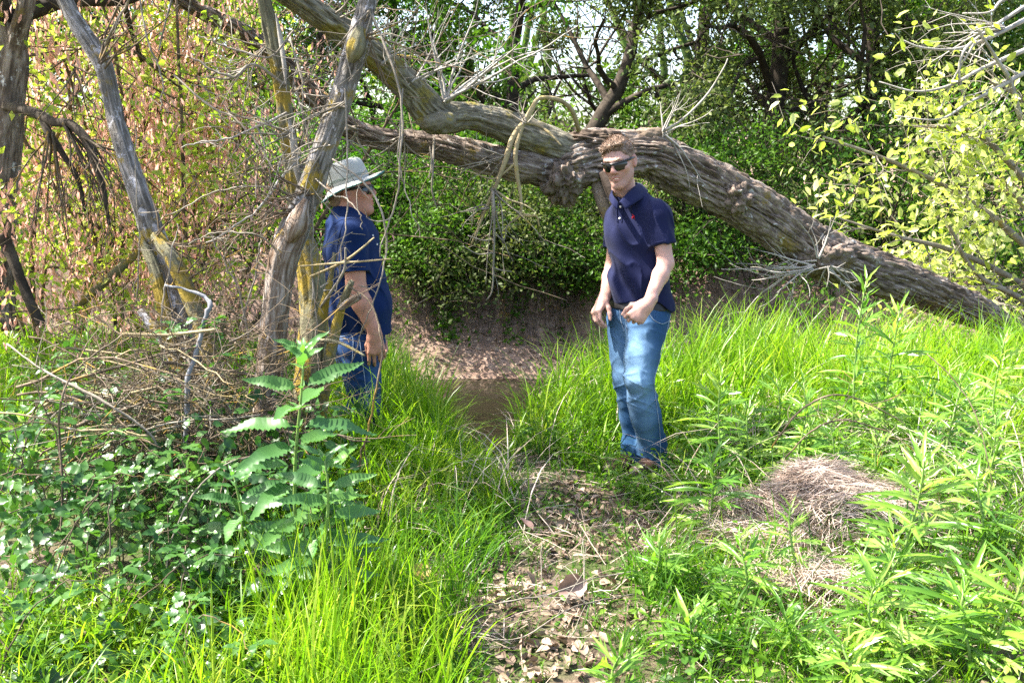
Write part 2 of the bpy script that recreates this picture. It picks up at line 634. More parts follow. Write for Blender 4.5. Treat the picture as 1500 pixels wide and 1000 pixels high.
def tree(name, label, cat, x, y, h, lean, leafmat, barkmat, seed, leaves=18000, size=.11, r=.2, crown=(.35, 1.0), spread=.38, group=None, width=.55, limbs=9, trunkpath=None, gap=.0):
    g = np.random.RandomState(seed)
    h *= .72
    z = H(x, y) - .15
    root = thing(name, label, cat, (x, y, z), group)
    wood, tips = [], []
    if trunkpath is None:
        n = 10
        t = np.linspace(0, 1, n)
        path = np.stack([x + lean[0] * t + .12 * np.cumsum(g.normal(size=n)) * .3, y + lean[1] * t + .1 * np.cumsum(g.normal(size=n)) * .3, z + h * .85 * t], -1)
        path[0] = (x, y, z)
    else:
        path = spline(np.vstack([[(x, y, z)], trunkpath]), 12)
    rad = r * (1 - .8 * np.linspace(0, 1, len(path)))
    rad[0] *= 1.25
    wood.append((path, rad, 9))
    for k in range(limbs):
        t = crown[0] + (crown[1] - crown[0]) * (k + g.rand() * .8) / limbs
        t = min(t, .99)
        j = min(len(path) - 2, int(t * (len(path) - 1)))
        q = path[j] + (path[j + 1] - path[j]) * (t * (len(path) - 1) - j)
        a = k * 2.4 + g.rand() * 1.2
        d = np.array((math.cos(a), math.sin(a), .25 + .5 * g.rand()))
        grow(wood, tips, g, q, d, h * width * (.5 + .35 * g.rand()) * (1.05 - .45 * t), max(.02, rad[j] * .5), 2, 6, .2, .03, 4, .55, .95, .008, .3)
    mb = MB()
    for pth, rd, lev in wood:
        mb.tube(pth, rd, 9 if lev == 9 else (6 if lev == 2 else 4), lev == 9)
    mb.build('trunk', barkmat, root, True)
    # the foliage gathers in masses with gaps between them
    ends = np.array([t[-1] for t in tips])
    keep = vnoise(ends * .75, seed) + .25 * vnoise(ends * 1.9, seed + 1) > gap
    tips = [t for t, k in zip(tips, keep) if k] or tips
    C, T, N, S = clumps(g, tips, leaves / len(tips), spread, size)
    cb = MB()
    V, F = inst(*LEAF2, C, T, N, S)
    cb.add(V, *F)
    cb.build('crown', leafmat, root)
    return root


# ------------------------------------------------------------------ trees across the creek
TR = 'trees across the creek'
def px_x(px, y):
    return at(px, 450, y)[0]


far_trees = [
    # px, Y, h, lean, mat, leaves, size, r, label
    (868, 17.0, 9.0, None, 'oak', 17000, .12, .17, 'dark tree whose bare trunk leans right above the fallen limb'),
    (1098, 18.0, 10.5, (.3, 0), 'oak', 20000, .115, .25, 'grey green oak with a straight dark trunk above the fallen trunk'),
    (1262, 17.2, 9.5, (-.4, 0), 'oak', 18000, .115, .22, 'olive oak with a dark trunk beside the vivid green tree'),
    (1400, 19.5, 11.0, (.2, 0), 'vivid', 22000, .15, .2, 'vivid green leafy tree behind the pale leaning branches'),
    (742, 18.5, 10.0, (.3, 0), 'alder', 18000, .125, .18, 'green tree behind the bleached twigs above the elbow of the limb'),
    (600, 19.5, 10.0, (-.2, 0), 'alder', 17000, .125, .18, 'mid green tree rising behind the man in the brimmed hat'),
    (470, 18.0, 8.5, (.2, 0), 'alder', 15000, .12, .15, 'green tree seen between the two upright mossy stems'),
    (345, 20.0, 9.5, (-.3, 0), 'vivid', 15000, .14, .17, 'bright green tree behind the pink tassels'),
    (180, 18.5, 9.5, (.2, 0), 'alder', 14000, .13, .17, 'shaded green tree behind the left grey stem'),
    (1000, 22.0, 11.5, (.2, 0), 'oak', 16000, .135, .24, 'farther oak filling the gap left of the straight dark trunk'),
    (1180, 23.5, 11.0, (.3, 0), 'vivid', 15000, .15, .2, 'yellow green tree shining through between the two oaks'),
    (1530, 17.5, 9.0, (-.2, 0), 'alder', 15000, .13, .18, 'green tree at the right edge behind the sunlit box elder'),
    (30, 19.0, 9.0, (.3, 0), 'alder', 12000, .13, .17, 'green tree far behind the forked trunk at the left edge'),
]
for i, (px, Y, h, lean, mt, nl, sz, r, lab) in enumerate(far_trees):
    x = px_x(px, Y)
    tp = None
    if i == 0:
        tp = np.array([at(868, 200, Y), at(900, 143, Y), at(922, 85, Y), at(935, 20, Y), at(960, -80, Y), at(975, -200, Y)])
    tree('broadleaf_tree', lab, 'tree', x, Y, h, lean or (0, 0), M[mt], M['dark_bark'], 100 + i, int(nl * 1.0), sz * .80, r, (.10, 1.0), .20, TR, .60, 14, tp)

# far wood, one mass
g = np.random.RandomState(5)
mb = MB()
C = np.stack([g.uniform(-34, 34, 26000), g.uniform(27, 44, 26000), np.zeros(26000)], -1)
top = 7.5 + 4 * fbm(C * .12, 3, 60)
C[:, 2] = 1.2 + g.rand(26000) ** 1.3 * top * .42
keep = fbm(C * .45, 3, 61) > .08
C = C[keep]
V, F = inst(*LEAF2, C, randdir(len(C), -.2, g), randdir(len(C), .5, g), .22 + .2 * g.rand(len(C)))
mb.add(V, *F)
for k in range(60):
    x, y = g.uniform(-30, 30), g.uniform(28, 40)
    z = H(x, y)
    mb.tube(np.array([(x, y, z - .2), (x + g.normal() * .3, y, z + 4), (x + g.normal() * .6, y, z + 8)]), [.2, .15, .06], 5)
tag(mb.build('far_woods', M['far']), kind='stuff')

# ------------------------------------------------------------------ bushes hanging over the far bank
bushes = [
    # px, Y, half width m, z0, z1, material, leaves, label
    (615, 14.7, 1.25, -.62, 2.0, 'bush', 9000, 'dark green bush on the far bank just right of the man in the hat'),
    (700, 15.3, 1.3, -.35, 2.3, 'alder', 9000, 'brighter green bush above the bare earth scar on the far bank'),
    (770, 14.6, 1.0, -.4, 1.9, 'olive_bush', 7000, 'greyish scrub hanging over the bare earth bank'),
    (850, 14.8, 1.2, -.55, 2.0, 'bush', 9000, 'green bush on the far bank left of the man in jeans'),
    (960, 15.0, 1.3, -.5, 2.2, 'olive_bush', 8000, 'shaded bush behind the standing man in the navy polo'),
    (1040, 14.6, 1.2, -.5, 1.9, 'bush', 9000, 'dark bush under the leaning trunk'),
    (1130, 15.4, 1.4, -.4, 2.8, 'olive_bush', 9000, 'tall olive scrub above the lower trunk'),
    (1235, 15.0, 1.4, -.5, 2.3, 'bush', 8000, 'shadowy bush behind the foot of the fallen trunk'),
    (1330, 16.0, 1.5, -.3, 2.6, 'vivid', 8000, 'bright green bush glimpsed through the sunlit box elder'),
    (1450, 15.4, 1.5, -.4, 2.4, 'bush', 7000, 'bush at the right edge across the creek'),
    (520, 15.2, 1.3, -.5, 2.4, 'alder', 8000, 'dark bush behind the shoulder of the man in the hat'),
    (430, 15.6, 1.4, -.4, 2.8, 'vivid', 8000, 'bright green bush between the mossy stems'),
    (330, 15.0, 1.4, -.5, 2.6, 'bush', 8000, 'dark bush behind the pink tasselled shrubs'),
    (220, 15.8, 1.5, -.3, 2.8, 'bush', 7000, 'bush seen through the tassels left of the grey stem'),
    (100, 15.5, 1.5, -.3, 2.6, 'bush', 6000, 'bush beyond the arching branches at the left'),
]
for i, (px, Y, w, z0, z1, mt, nl, lab) in enumerate(bushes):
    g = np.random.RandomState(300 + i)
    x = px_x(px, Y)
    z = H(x, Y)
    root = thing('bank_bush', lab, 'bush', (x, Y, z), 'bushes on the far bank')
    wood, tips = [], []
    for k in range(9):
        a = g.rand() * 6.28
        d = np.array((math.cos(a) * .8, math.sin(a) * .8 - .25, .9))
        grow(wood, tips, g, (x + .25 * math.cos(a), Y + .25 * math.sin(a), z - .1), d, (z1 - z) * (.55 + .4 * g.rand()), .03, 2, 5, .2, -.02, 4, .55, 1.0, .006, .25)
    # sprays that hang over the edge of the bank
    for k in range(5):
        d = np.array((g.normal() * .7, -1.0, .3))
        grow(wood, tips, g, (x + g.normal() * .5, Y - .3, z + .3 + .3 * g.rand()), d, 1.0, .02, 1, 6, .18, -.16, 5, .5, .9, .006, .3)
    mb = MB()
    for pth, rd, lev in wood:
        mb.tube(pth, rd, 4, False)
    mb.build('stem', M['dark_bark'], root, True)
    ends = np.array([t[-1] for t in tips])
    tips = [t for t, k in zip(tips, vnoise(ends * 1.2, 400 + i) > -.22) if k]
    C, T, N, S = clumps(g, tips, nl * 1.45 / len(tips), .2, .068, .4, .15, .8)
    k = (C[:, 2] > H0(C[:, 0], C[:, 1]) - .02)
    cb = MB()
    V, F = inst(*LEAF2, C[k], T[k], N[k], S[k])
    cb.add(V, *F)
    cb.build('foliage', M[mt], root)

# leaf litter and trailing ivy on the far bank
g = np.random.RandomState(9)
n = 9000
x = g.uniform(-6, 7, n); y = g.uniform(12.1, 14.6, n)
z = H0(x, y)
k = z > WATER_Z + .01
C = np.stack([x, y, z + .012], -1)[k]
mb = MB()
V, F = inst(*LEAF2, C, randdir(len(C), 0, g) * np.array((1, .6, .3)), randdir(len(C), .8, g) + np.array((0, -.6, .4)), .035 + .06 * g.rand(len(C)))
mb.add(V, *F)
M['litter'] = leaf_mat('dead_leaf', [(.06, .04, .028), (.14, .095, .065), (.25, .18, .125), (.38, .29, .22)], tcol=(.3, .2, .1), trans=.1, rough=.6, spec=.3)
tag(mb.build('leaf_litter', M['litter']), kind='stuff')
mb = MB()
for px, n in ((650, 120), (664, 160), (672, 150), (755, 110), (762, 90), (700, 40), (610, 60), (830, 60)):
    x0 = px_x(px, 13.6)
    y = 13.2 + 1.1 * g.rand(n) ** .8
    x = x0 + .07 * g.normal(size=n) + .1 * np.sin(y * 5)
    C = np.stack([x, y - .03, H0(x, y) + .05], -1)
    V, F = inst(*LEAF2, C, randdir(n, -.5, g), randdir(n, .3, g) + np.array((0, -.5, 0)), .05 + .05 * g.rand(n))
    mb.add(V, *F)
tag(mb.build('trailing_leaves', M['alder']), kind='stuff')
# roots hanging on the bare scar
mb = MB()
for k in range(130):
    x = px_x(g.uniform(600, 850), 13.9); y = 13.95 + g.normal() * .12
    pth = [(x, y - .03, H(x, y) + .03)]
    for q in range(5):
        x += g.normal() * .03; y -= .11
        pth.append((x, y, H(x, y) + .03))
    mb.tube(np.array(pth), [.007, .006, .005, .004, .003, .002], 3, False)
tag(mb.build('hanging_roots', M['twig_dark']), kind='stuff')
# ------------------------------------------------------------------ the fallen tree
def PX(rows, n):
    """rows of (px, py, Y, radius in px) -> smooth path and radii in metres"""
    P = np.array([[*at(a, b, Y), r * mpp(Y, b)] for a, b, Y, r in rows])
    S = spline(P, n)
    return S[:, :3], np.maximum(S[:, 3], .0015)


def bark_disp(seed, amp, around=9, along=2.2, lump=.04):
    def f(a, s, rr):
        P = np.stack([np.cos(a) * around * .5, np.sin(a) * around * .5, s * along], -1)
        w = vnoise(P * .7 + 3, seed + 7) * .8
        P2 = P + np.stack([w, w, 0 * w], -1)
        n = 1 - np.abs(vnoise(P2 * 1.5, seed)) * 2
        n2 = 1 - np.abs(vnoise(P2 * 3.1, seed + 1)) * 2
        ridge = -1.25 * np.clip(n, 0, 1) ** 2.6 - .35 * np.clip(n2, 0, 1) ** 2
        cross = -.5 * np.clip(1 - np.abs(vnoise(np.stack([np.cos(a) * 3, np.sin(a) * 3, s * 11], -1), seed + 3)) * 5, 0, 1)
        fine = .35 * vnoise(np.stack([np.cos(a) * 22, np.sin(a) * 22, s * 26], -1), seed + 4)
        big = lump * vnoise(np.stack([np.cos(a) * 1.2, np.sin(a) * 1.2, s * 1.6], -1), seed + 5)
        return amp * (ridge + .4 * cross + fine) + big
    return f


fallen = thing('fallen_tree', 'huge leaning fallen tree with furrowed bark arching over the creek bank behind the two men', 'fallen tree', at(1480, 482, 8.7))
path, rad = PX([(1640, 545, 9.1, 22), (1560, 520, 8.9, 21), (1480, 484, 8.6, 22), (1400, 447, 8.3, 29), (1300, 406, 8.1, 34), (1206, 371, 7.9, 35), (1155, 340, 7.8, 34),
                (1090, 297, 7.75, 33), (1002, 250, 7.7, 32), (944, 227, 7.65, 34), (880, 232, 7.6, 43), (835, 240, 7.55, 40), (800, 246, 7.5, 24)], 560)
bark_tube('trunk', path, rad, 140, bark_disp(1, .036, 10, 2.6, .045), M['trunk'], fallen)
path, rad = PX([(850, 226, 7.55, 24), (800, 209, 7.5, 27), (740, 187, 7.4, 25), (690, 172, 7.3, 21), (655, 172, 7.2, 24), (628, 160, 7.1, 27), (600, 128, 7.0, 24), (560, 92, 6.85, 22),
                (500, 46, 6.6, 21), (440, 6, 6.4, 20), (380, -36, 6.2, 19), (300, -95, 6.0, 16)], 220)
bark_tube('upper_limb', path, rad, 72, bark_disp(2, .015, 9, 2.6, .02), M['limb'], fallen)
path, rad = PX([(840, 250, 7.55, 36), (800, 250, 7.5, 26), (765, 243, 7.45, 25), (730, 236, 7.45, 23), (690, 226, 7.45, 23), (640, 213, 7.45, 19), (600, 207, 7.45, 17), (550, 200, 7.4, 16),
                (500, 178, 7.4, 15), (460, 140, 7.3, 14), (420, 97, 7.2, 13), (360, 48, 7.1, 12), (285, 10, 7.0, 10), (200, -40, 6.9, 8)], 220)
bark_tube('lower_limb', path, rad, 64, bark_disp(3, .022, 8, 2.8, .02), M['trunk'], fallen)


def lump(c, r, seed, name, mat, parent, n=26, amp=.25, squash=(1, 1, 1)):
    """knobbly growth on the trunk"""
    u, v = np.meshgrid(np.linspace(0, 2 * math.pi, n * 2, endpoint=False), np.linspace(.02, math.pi - .02, n))
    D = np.stack([np.cos(u) * np.sin(v), np.sin(u) * np.sin(v), np.cos(v)], -1).reshape(-1, 3)
    k = 1 + amp * (fbm(D * 2.2 + seed, 3, seed) * 1.6 + .5 * (1 - 2 * np.abs(vnoise(D * 6, seed + 2))))
    V = np.array(c) + D * (k * r)[:, None] * np.array(squash)
    i = np.arange(n - 1)[:, None] * 2 * n
    j = np.arange(2 * n)[None]
    F = np.stack([i + j, i + 2 * n + j, i + 2 * n + (j + 1) % (2 * n), i + (j + 1) % (2 * n)], -1).reshape(-1, 4)
    mb = MB()
    mb.add(V, F, [np.arange(2 * n)[::-1]], [np.arange(2 * n) + (n - 1) * 2 * n])
    return mb.build(name, mat, parent, False)


lump(at(826, 262, 7.47), .125, 3, 'burl', M['trunk'], fallen, 48, .5, (1.0, 1, 1.25))
lump(at(870, 205, 7.58), .12, 8, 'burl', M['burl'], fallen, 40, .4, (1.9, 1, .5))
lump(at(1078, 290, 7.62), .105, 5, 'burl', M['trunk'], fallen, 40, .42)
lump(at(1205, 378, 7.78), .15, 6, 'burl', M['trunk'], fallen, 40, .4, (1.2, 1, .8))
lump(at(955, 196, 7.6), .05, 10, 'knot', M['dead_wood'], fallen, 16, .3, (2.2, 1, .8))
lump(at(640, 178, 7.08), .11, 12, 'burl', M['limb'], fallen, 24, .2, (1.15, 1, .8))
# the snapped limb under the trunk by the standing man's head
mb = MB()
p_, r_ = PX([(868, 248, 7.5, 8), (876, 275, 7.45, 9), (884, 300, 7.4, 9), (898, 330, 7.4, 8), (925, 380, 7.4, 7)], 30)
V, Fq, caps = tube(p_, r_, 20, lambda a, s, rr: .006 * vnoise(np.stack([np.cos(a) * 4, np.sin(a) * 4, s * 3], -1), 4))
mb.add(V, Fq, *caps)
sn = mb.build('broken_limb', M['dead_wood'], fallen, True)
mb = MB()
p_, r_ = PX([(886, 252, 7.38, 9), (896, 278, 7.33, 10), (908, 306, 7.3, 10), (925, 345, 7.3, 8)], 30)
V, Fq, caps = tube(p_, r_, 20, lambda a, s, rr: .005 * vnoise(np.stack([np.cos(a) * 4, np.sin(a) * 4, s * 3], -1), 14))
mb.add(V, Fq, *caps)
M['red_wood'] = bark_mat('reddish_bare_wood', [(.022, .016, .012), (.05, .036, .028), (.085, .062, .05)], la=0, pa=.1)
mb.build('stripped_wood', M['red_wood'], sn, True)

# ------------------------------------------------------------------ bare twigs
def spray(name, mat, parent, g, px, py, Y, ang, n, L, r, fan=.5, lev=1, curl=.10, up=0.0, nch=4, depth=.35, spread=.8, sides=4):
    """a fan of bare twigs from one point: ang in degrees in the picture plane (0 right, 90 up), L and r in pixels"""
    k = mpp(Y, py)
    for i in range(n):
        a = R(ang) + g.normal() * fan
        d = np.array((math.cos(a), g.normal() * depth, math.sin(a)))
        out, tips = [], []
        mb = MB()
        grow(out, tips, g, at(px, py, Y) + g.normal(size=3) * .01, d, L * k * (.55 + .6 * g.rand()), r * k, lev, 7, .09, up, nch, .5, spread, .0016, .2, curl)
        for pth, rd, l in out:
            mb.tube(spline(pth, 10), spline(rd[:, None], 10)[:, 0], sides, False)
        mb.build(name, mat, parent, True)


def twigs(name, mat, parent, seed, calls):
    g = np.random.RandomState(seed)
    for c in calls:
        spray(name, mat, parent, g, **c)


D = dict
twigs('twig', M['twig_pale'], fallen, 1, [D(px=652, py=150, Y=7.1, ang=60, n=5, L=170, r=2.4, fan=.35, nch=6, curl=.05)])
twigs('twig', M['twig_pale'], fallen, 2, [D(px=655, py=146, Y=7.05, ang=38, n=3, L=230, r=2.6, fan=.18, nch=4, curl=.07)])
twigs('twig', M['twig_pale'], fallen, 3, [D(px=560, py=95, Y=6.75, ang=75, n=5, L=110, r=2.2, fan=.6, nch=5), D(px=600, py=125, Y=6.9, ang=80, n=4, L=120, r=2.2, fan=.6, nch=5)])
twigs('twig', M['twig'], fallen, 4, [D(px=520, py=60, Y=6.6, ang=60, n=7, L=120, r=2.2, fan=.7, nch=5), D(px=480, py=30, Y=6.5, ang=70, n=6, L=90, r=2, fan=.8, nch=4)])
twigs('twig', M['twig'], fallen, 5, [D(px=520, py=190, Y=7.2, ang=150, n=9, L=110, r=1.9, fan=.9, nch=5), D(px=590, py=200, Y=7.3, ang=-150, n=8, L=90, r=1.8, fan=.8, nch=4)])
twigs('twig', M['twig_pale'], fallen, 6, [D(px=1190, py=390, Y=7.6, ang=196, n=12, L=120, r=1.8, fan=.30, nch=3, curl=.12), D(px=1200, py=380, Y=7.6, ang=130, n=5, L=70, r=1.5, fan=.5, nch=2),
                                          D(px=1215, py=390, Y=7.55, ang=-60, n=8, L=50, r=1.6, fan=.8, nch=2)])
twigs('twig', M['twig_pale'], fallen, 7, [D(px=972, py=194, Y=7.55, ang=55, n=5, L=70, r=1.6, fan=.4, nch=2), D(px=975, py=200, Y=7.5, ang=-38, n=2, L=95, r=1.7, fan=.08, nch=2)])
mb = MB()
for rows in ([(972, 192, 7.55, 2.2), (1000, 175, 7.5, 1.9), (1035, 140, 7.45, 1.6), (1060, 100, 7.4, 1.1), (1066, 86, 7.4, .8)],):
    p_, r_ = PX(rows, 16); mb.tube(p_, r_, 5)
mb.build('twig', M['twig_pale'], fallen, True)
# the ochre lichened sprig that hangs over the fork
mb = MB()
for rows in ([(848, 192, 7.4, 3.4), (838, 162, 7.3, 3.6), (818, 146, 7.2, 3.4), (790, 144, 7.15, 3.2), (781, 156, 7.1, 3.8), (770, 176, 7.1, 4.6), (752, 200, 7.05, 4.5), (742, 230, 7.0, 4), (728, 268, 7.0, 3.2), (718, 292, 7.0, 2.6), (704, 325, 7.0, 2), (690, 360, 7.0, 1.4)],
             [(768, 176, 7.1, 3.6), (760, 200, 7.05, 3.6), (755, 225, 7.0, 3.6), (757, 255, 7.0, 3.2), (763, 290, 7.0, 2.4), (762, 315, 7.0, 2), (748, 326, 7.0, 1.5), (738, 340, 7, 1)],
             [(762, 315, 7.0, 1.8), (775, 317, 7, 1.6), (786, 317, 7, 1.5), (790, 332, 7, 1)],
             [(768, 180, 7.1, 2.6), (788, 184, 7.1, 2.4), (806, 196, 7.05, 2), (822, 213, 7, 1.3)],
             [(728, 281, 7.0, 2), (745, 292, 6.95, 1.6), (768, 300, 6.9, 1.2), (784, 310, 6.9, .8)],
             [(756, 238, 7.0, 2), (740, 252, 7, 1.8), (724, 262, 7, 1.4), (705, 258, 7, 1.1), (685, 250, 7, .8)]):
    p_, r_ = PX(rows, 26); mb.tube(p_, r_, 7)
g = np.random.RandomState(77)
mb.build('hanging_branch', M['twig_ochre'], fallen, True)
twigs('twig', M['twig'], fallen, 8, [D(px=770, py=178, Y=7.05, ang=100, n=6, L=60, r=1.3, fan=.5, nch=1), D(px=742, py=230, Y=7, ang=205, n=5, L=90, r=1.5, fan=.35, nch=3),
                                     D(px=724, py=275, Y=7, ang=-75, n=6, L=110, r=1.6, fan=.3, nch=4, up=-.04), D(px=716, py=300, Y=7, ang=190, n=4, L=70, r=1.3, fan=.4, nch=2)])
mb = MB()
for rows in ([(722, 280, 6.95, 2.2), (724, 330, 6.9, 2.0), (723, 380, 6.9, 1.6), (721, 425, 6.9, 1.2), (712, 440, 6.9, .8)], [(636, 200, 7.2, 2), (634, 250, 7.1, 1.7), (633, 280, 7.1, 1.3), (640, 305, 7.1, .8)],
             [(630, 215, 7.2, 1.6), (632, 240, 7.1, 1.2), (628, 262, 7.1, .8)], [(724, 350, 6.9, 1.3), (708, 352, 6.9, 1.1), (685, 345, 6.9, .7)], [(723, 370, 6.9, 1.3), (700, 372, 6.9, 1), (678, 360, 6.9, .7)],
             [(723, 392, 6.9, 1.2), (735, 396, 6.9, 1), (750, 398, 6.9, .7)], [(724, 340, 6.9, 1.2), (738, 352, 6.9, 1), (742, 330, 6.9, .7)]):
    p_, r_ = PX(rows, 14); mb.tube(p_, r_, 5)
mb.build('hanging_branch', M['twig'], fallen, True)

# ------------------------------------------------------------------ the clump of stems at the left
clump = thing('multi_stemmed_tree', 'clump of grey and mossy leaning stems with dead bare wood rising from the brush pile', 'tree', (*at(370, 720, 4.2)[:2], 0.0))


def stem(rows, mat, seed, n=120, sides=32, amp=.006, name='stem', parent=None):
    path, rad = PX(rows, n)
    return bark_tube(name, path, rad, sides, bark_disp(seed, amp * 1.3, 7, 2.0, amp * 1.1), mat, parent or clump, True)


stem([(70, -60, 4.9, 10.3), (85, -20, 4.9, 11.2), (112, 35, 4.85, 12.0), (148, 92, 4.8, 13.8), (165, 160, 4.8, 12.9), (185, 230, 4.75, 13.8), (208, 298, 4.7, 15.5), (225, 350, 4.7, 18.1), (243, 405, 4.65, 21.5), (256, 455, 4.6, 23.2), (275, 530, 4.55, 21.5), (300, 600, 4.5, 20.6), (330, 690, 4.4, 20.6), (350, 770, 4.35, 22.4)], M['stem'], 21)
stem([(228, 345, 4.62, 9), (255, 385, 4.55, 12), (280, 440, 4.5, 12), (300, 500, 4.45, 11), (325, 570, 4.4, 12), (350, 640, 4.35, 13), (375, 740, 4.3, 14)], M['stem_moss'], 22)
stem([(205, 350, 4.65, 5), (222, 385, 4.6, 9), (238, 440, 4.55, 10), (250, 500, 4.5, 10), (275, 570, 4.45, 11), (310, 650, 4.4, 12), (340, 740, 4.3, 12)], M['stem_moss'], 23)
stem([(375, -50, 4.45, 10), (385, -10, 4.4, 11), (397, 45, 4.4, 12), (410, 110, 4.4, 13), (415, 150, 4.4, 12), (422, 200, 4.4, 13), (430, 260, 4.4, 14), (440, 330, 4.4, 15), (455, 400, 4.4, 20), (460, 460, 4.4, 22), (455, 530, 4.35, 22), (446, 600, 4.3, 20), (430, 680, 4.3, 20), (415, 770, 4.25, 22)], M['stem_moss'], 24)
stem([(556, -60, 4.15, 13), (543, -20, 4.15, 14), (530, 35, 4.15, 15), (514, 95, 4.15, 17), (497, 155, 4.15, 17), (474, 222, 4.15, 18), (450, 288, 4.15, 20), (428, 340, 4.15, 23), (413, 385, 4.15, 22), (407, 430, 4.15, 20), (400, 490, 4.15, 20), (395, 560, 4.15, 20), (388, 640, 4.1, 21), (380, 760, 4.1, 24)], M['stem'], 25, 150, 40)
stem([(446, 300, 4.15, 3), (437, 322, 4.13, 12), (428, 345, 4.11, 19), (417, 370, 4.09, 21), (411, 400, 4.09, 21), (405, 450, 4.09, 20.5), (399, 510, 4.09, 20.5), (393, 580, 4.09, 21), (387, 650, 4.07, 22), (380, 750, 4.07, 24)], M['dead_wood'], 26, 110, 40, .005, 'bare_wood')
stem([(404, 20, 4.32, 1.5), (411, 55, 4.32, 4), (417, 100, 4.3, 3.5), (420, 135, 4.3, 1)], M['twig_pale'], 27, 30, 10, .002, 'split_wood')
stem([(424, 175, 4.3, 2), (430, 205, 4.3, 6), (434, 240, 4.3, 6), (440, 275, 4.3, 3), (444, 295, 4.3, 1)], M['twig_pale'], 28, 30, 10, .003, 'split_wood')
stem([(530, 40, 4.05, 7), (524, 70, 4.04, 17), (516, 92, 4.05, 8)], M['stem_moss'], 29, 30, 20, .008, 'knot')
stem([(448, 292, 4.05, 5), (434, 328, 4.03, 17), (424, 352, 4.05, 8)], M['dead_wood'], 30, 30, 20, .008, 'knot')
stem([(465, 640, 4.2, 11), (475, 560, 4.1, 10), (487, 505, 4.05, 9), (500, 450, 4.0, 7), (515, 412, 3.95, 5)], M['stem_moss'], 31, 40, 14, .003, 'branch')
stem([(455, 660, 4.2, 10), (462, 560, 4.1, 9), (470, 470, 4.05, 8), (482, 420, 4.0, 5), (490, 370, 4, 3)], M['stem_moss'], 32, 40, 14, .003, 'branch')
stem([(498, 452, 3.98, 5), (512, 443, 3.93, 6), (526, 434, 3.9, 6)], M['dead_wood'], 33, 16, 12, .002, 'branch')
stem([(470, 498, 3.95, 2.6), (490, 499, 3.9, 3), (512, 508, 3.85, 2.8), (534, 521, 3.8, 2)], M['stem_moss'], 34, 20, 10, .002, 'branch')
stem([(440, 390, 4.0, 1.8), (490, 386, 3.9, 1.9), (540, 382, 3.85, 1.6), (574, 379, 3.8, 1)], M['twig_ochre'], 35, 26, 8, .001, 'branch')
stem([(455, 405, 4, 2), (500, 385, 3.9, 2.2), (528, 365, 3.85, 1.8), (548, 348, 3.8, 1.2)], M['twig_ochre'], 37, 26, 8, .001, 'branch')
stem([(470, 450, 4, 2), (500, 405, 3.9, 2.2), (506, 385, 3.88, 2), (506, 363, 3.85, 1.3)], M['twig'], 38, 26, 8, .001, 'branch')
stem([(320, 640, 4.4, 13), (275, 560, 4.5, 12), (240, 500, 4.55, 10), (205, 455, 4.6, 6)], M['stem'], 39, 40, 14, .004, 'branch')
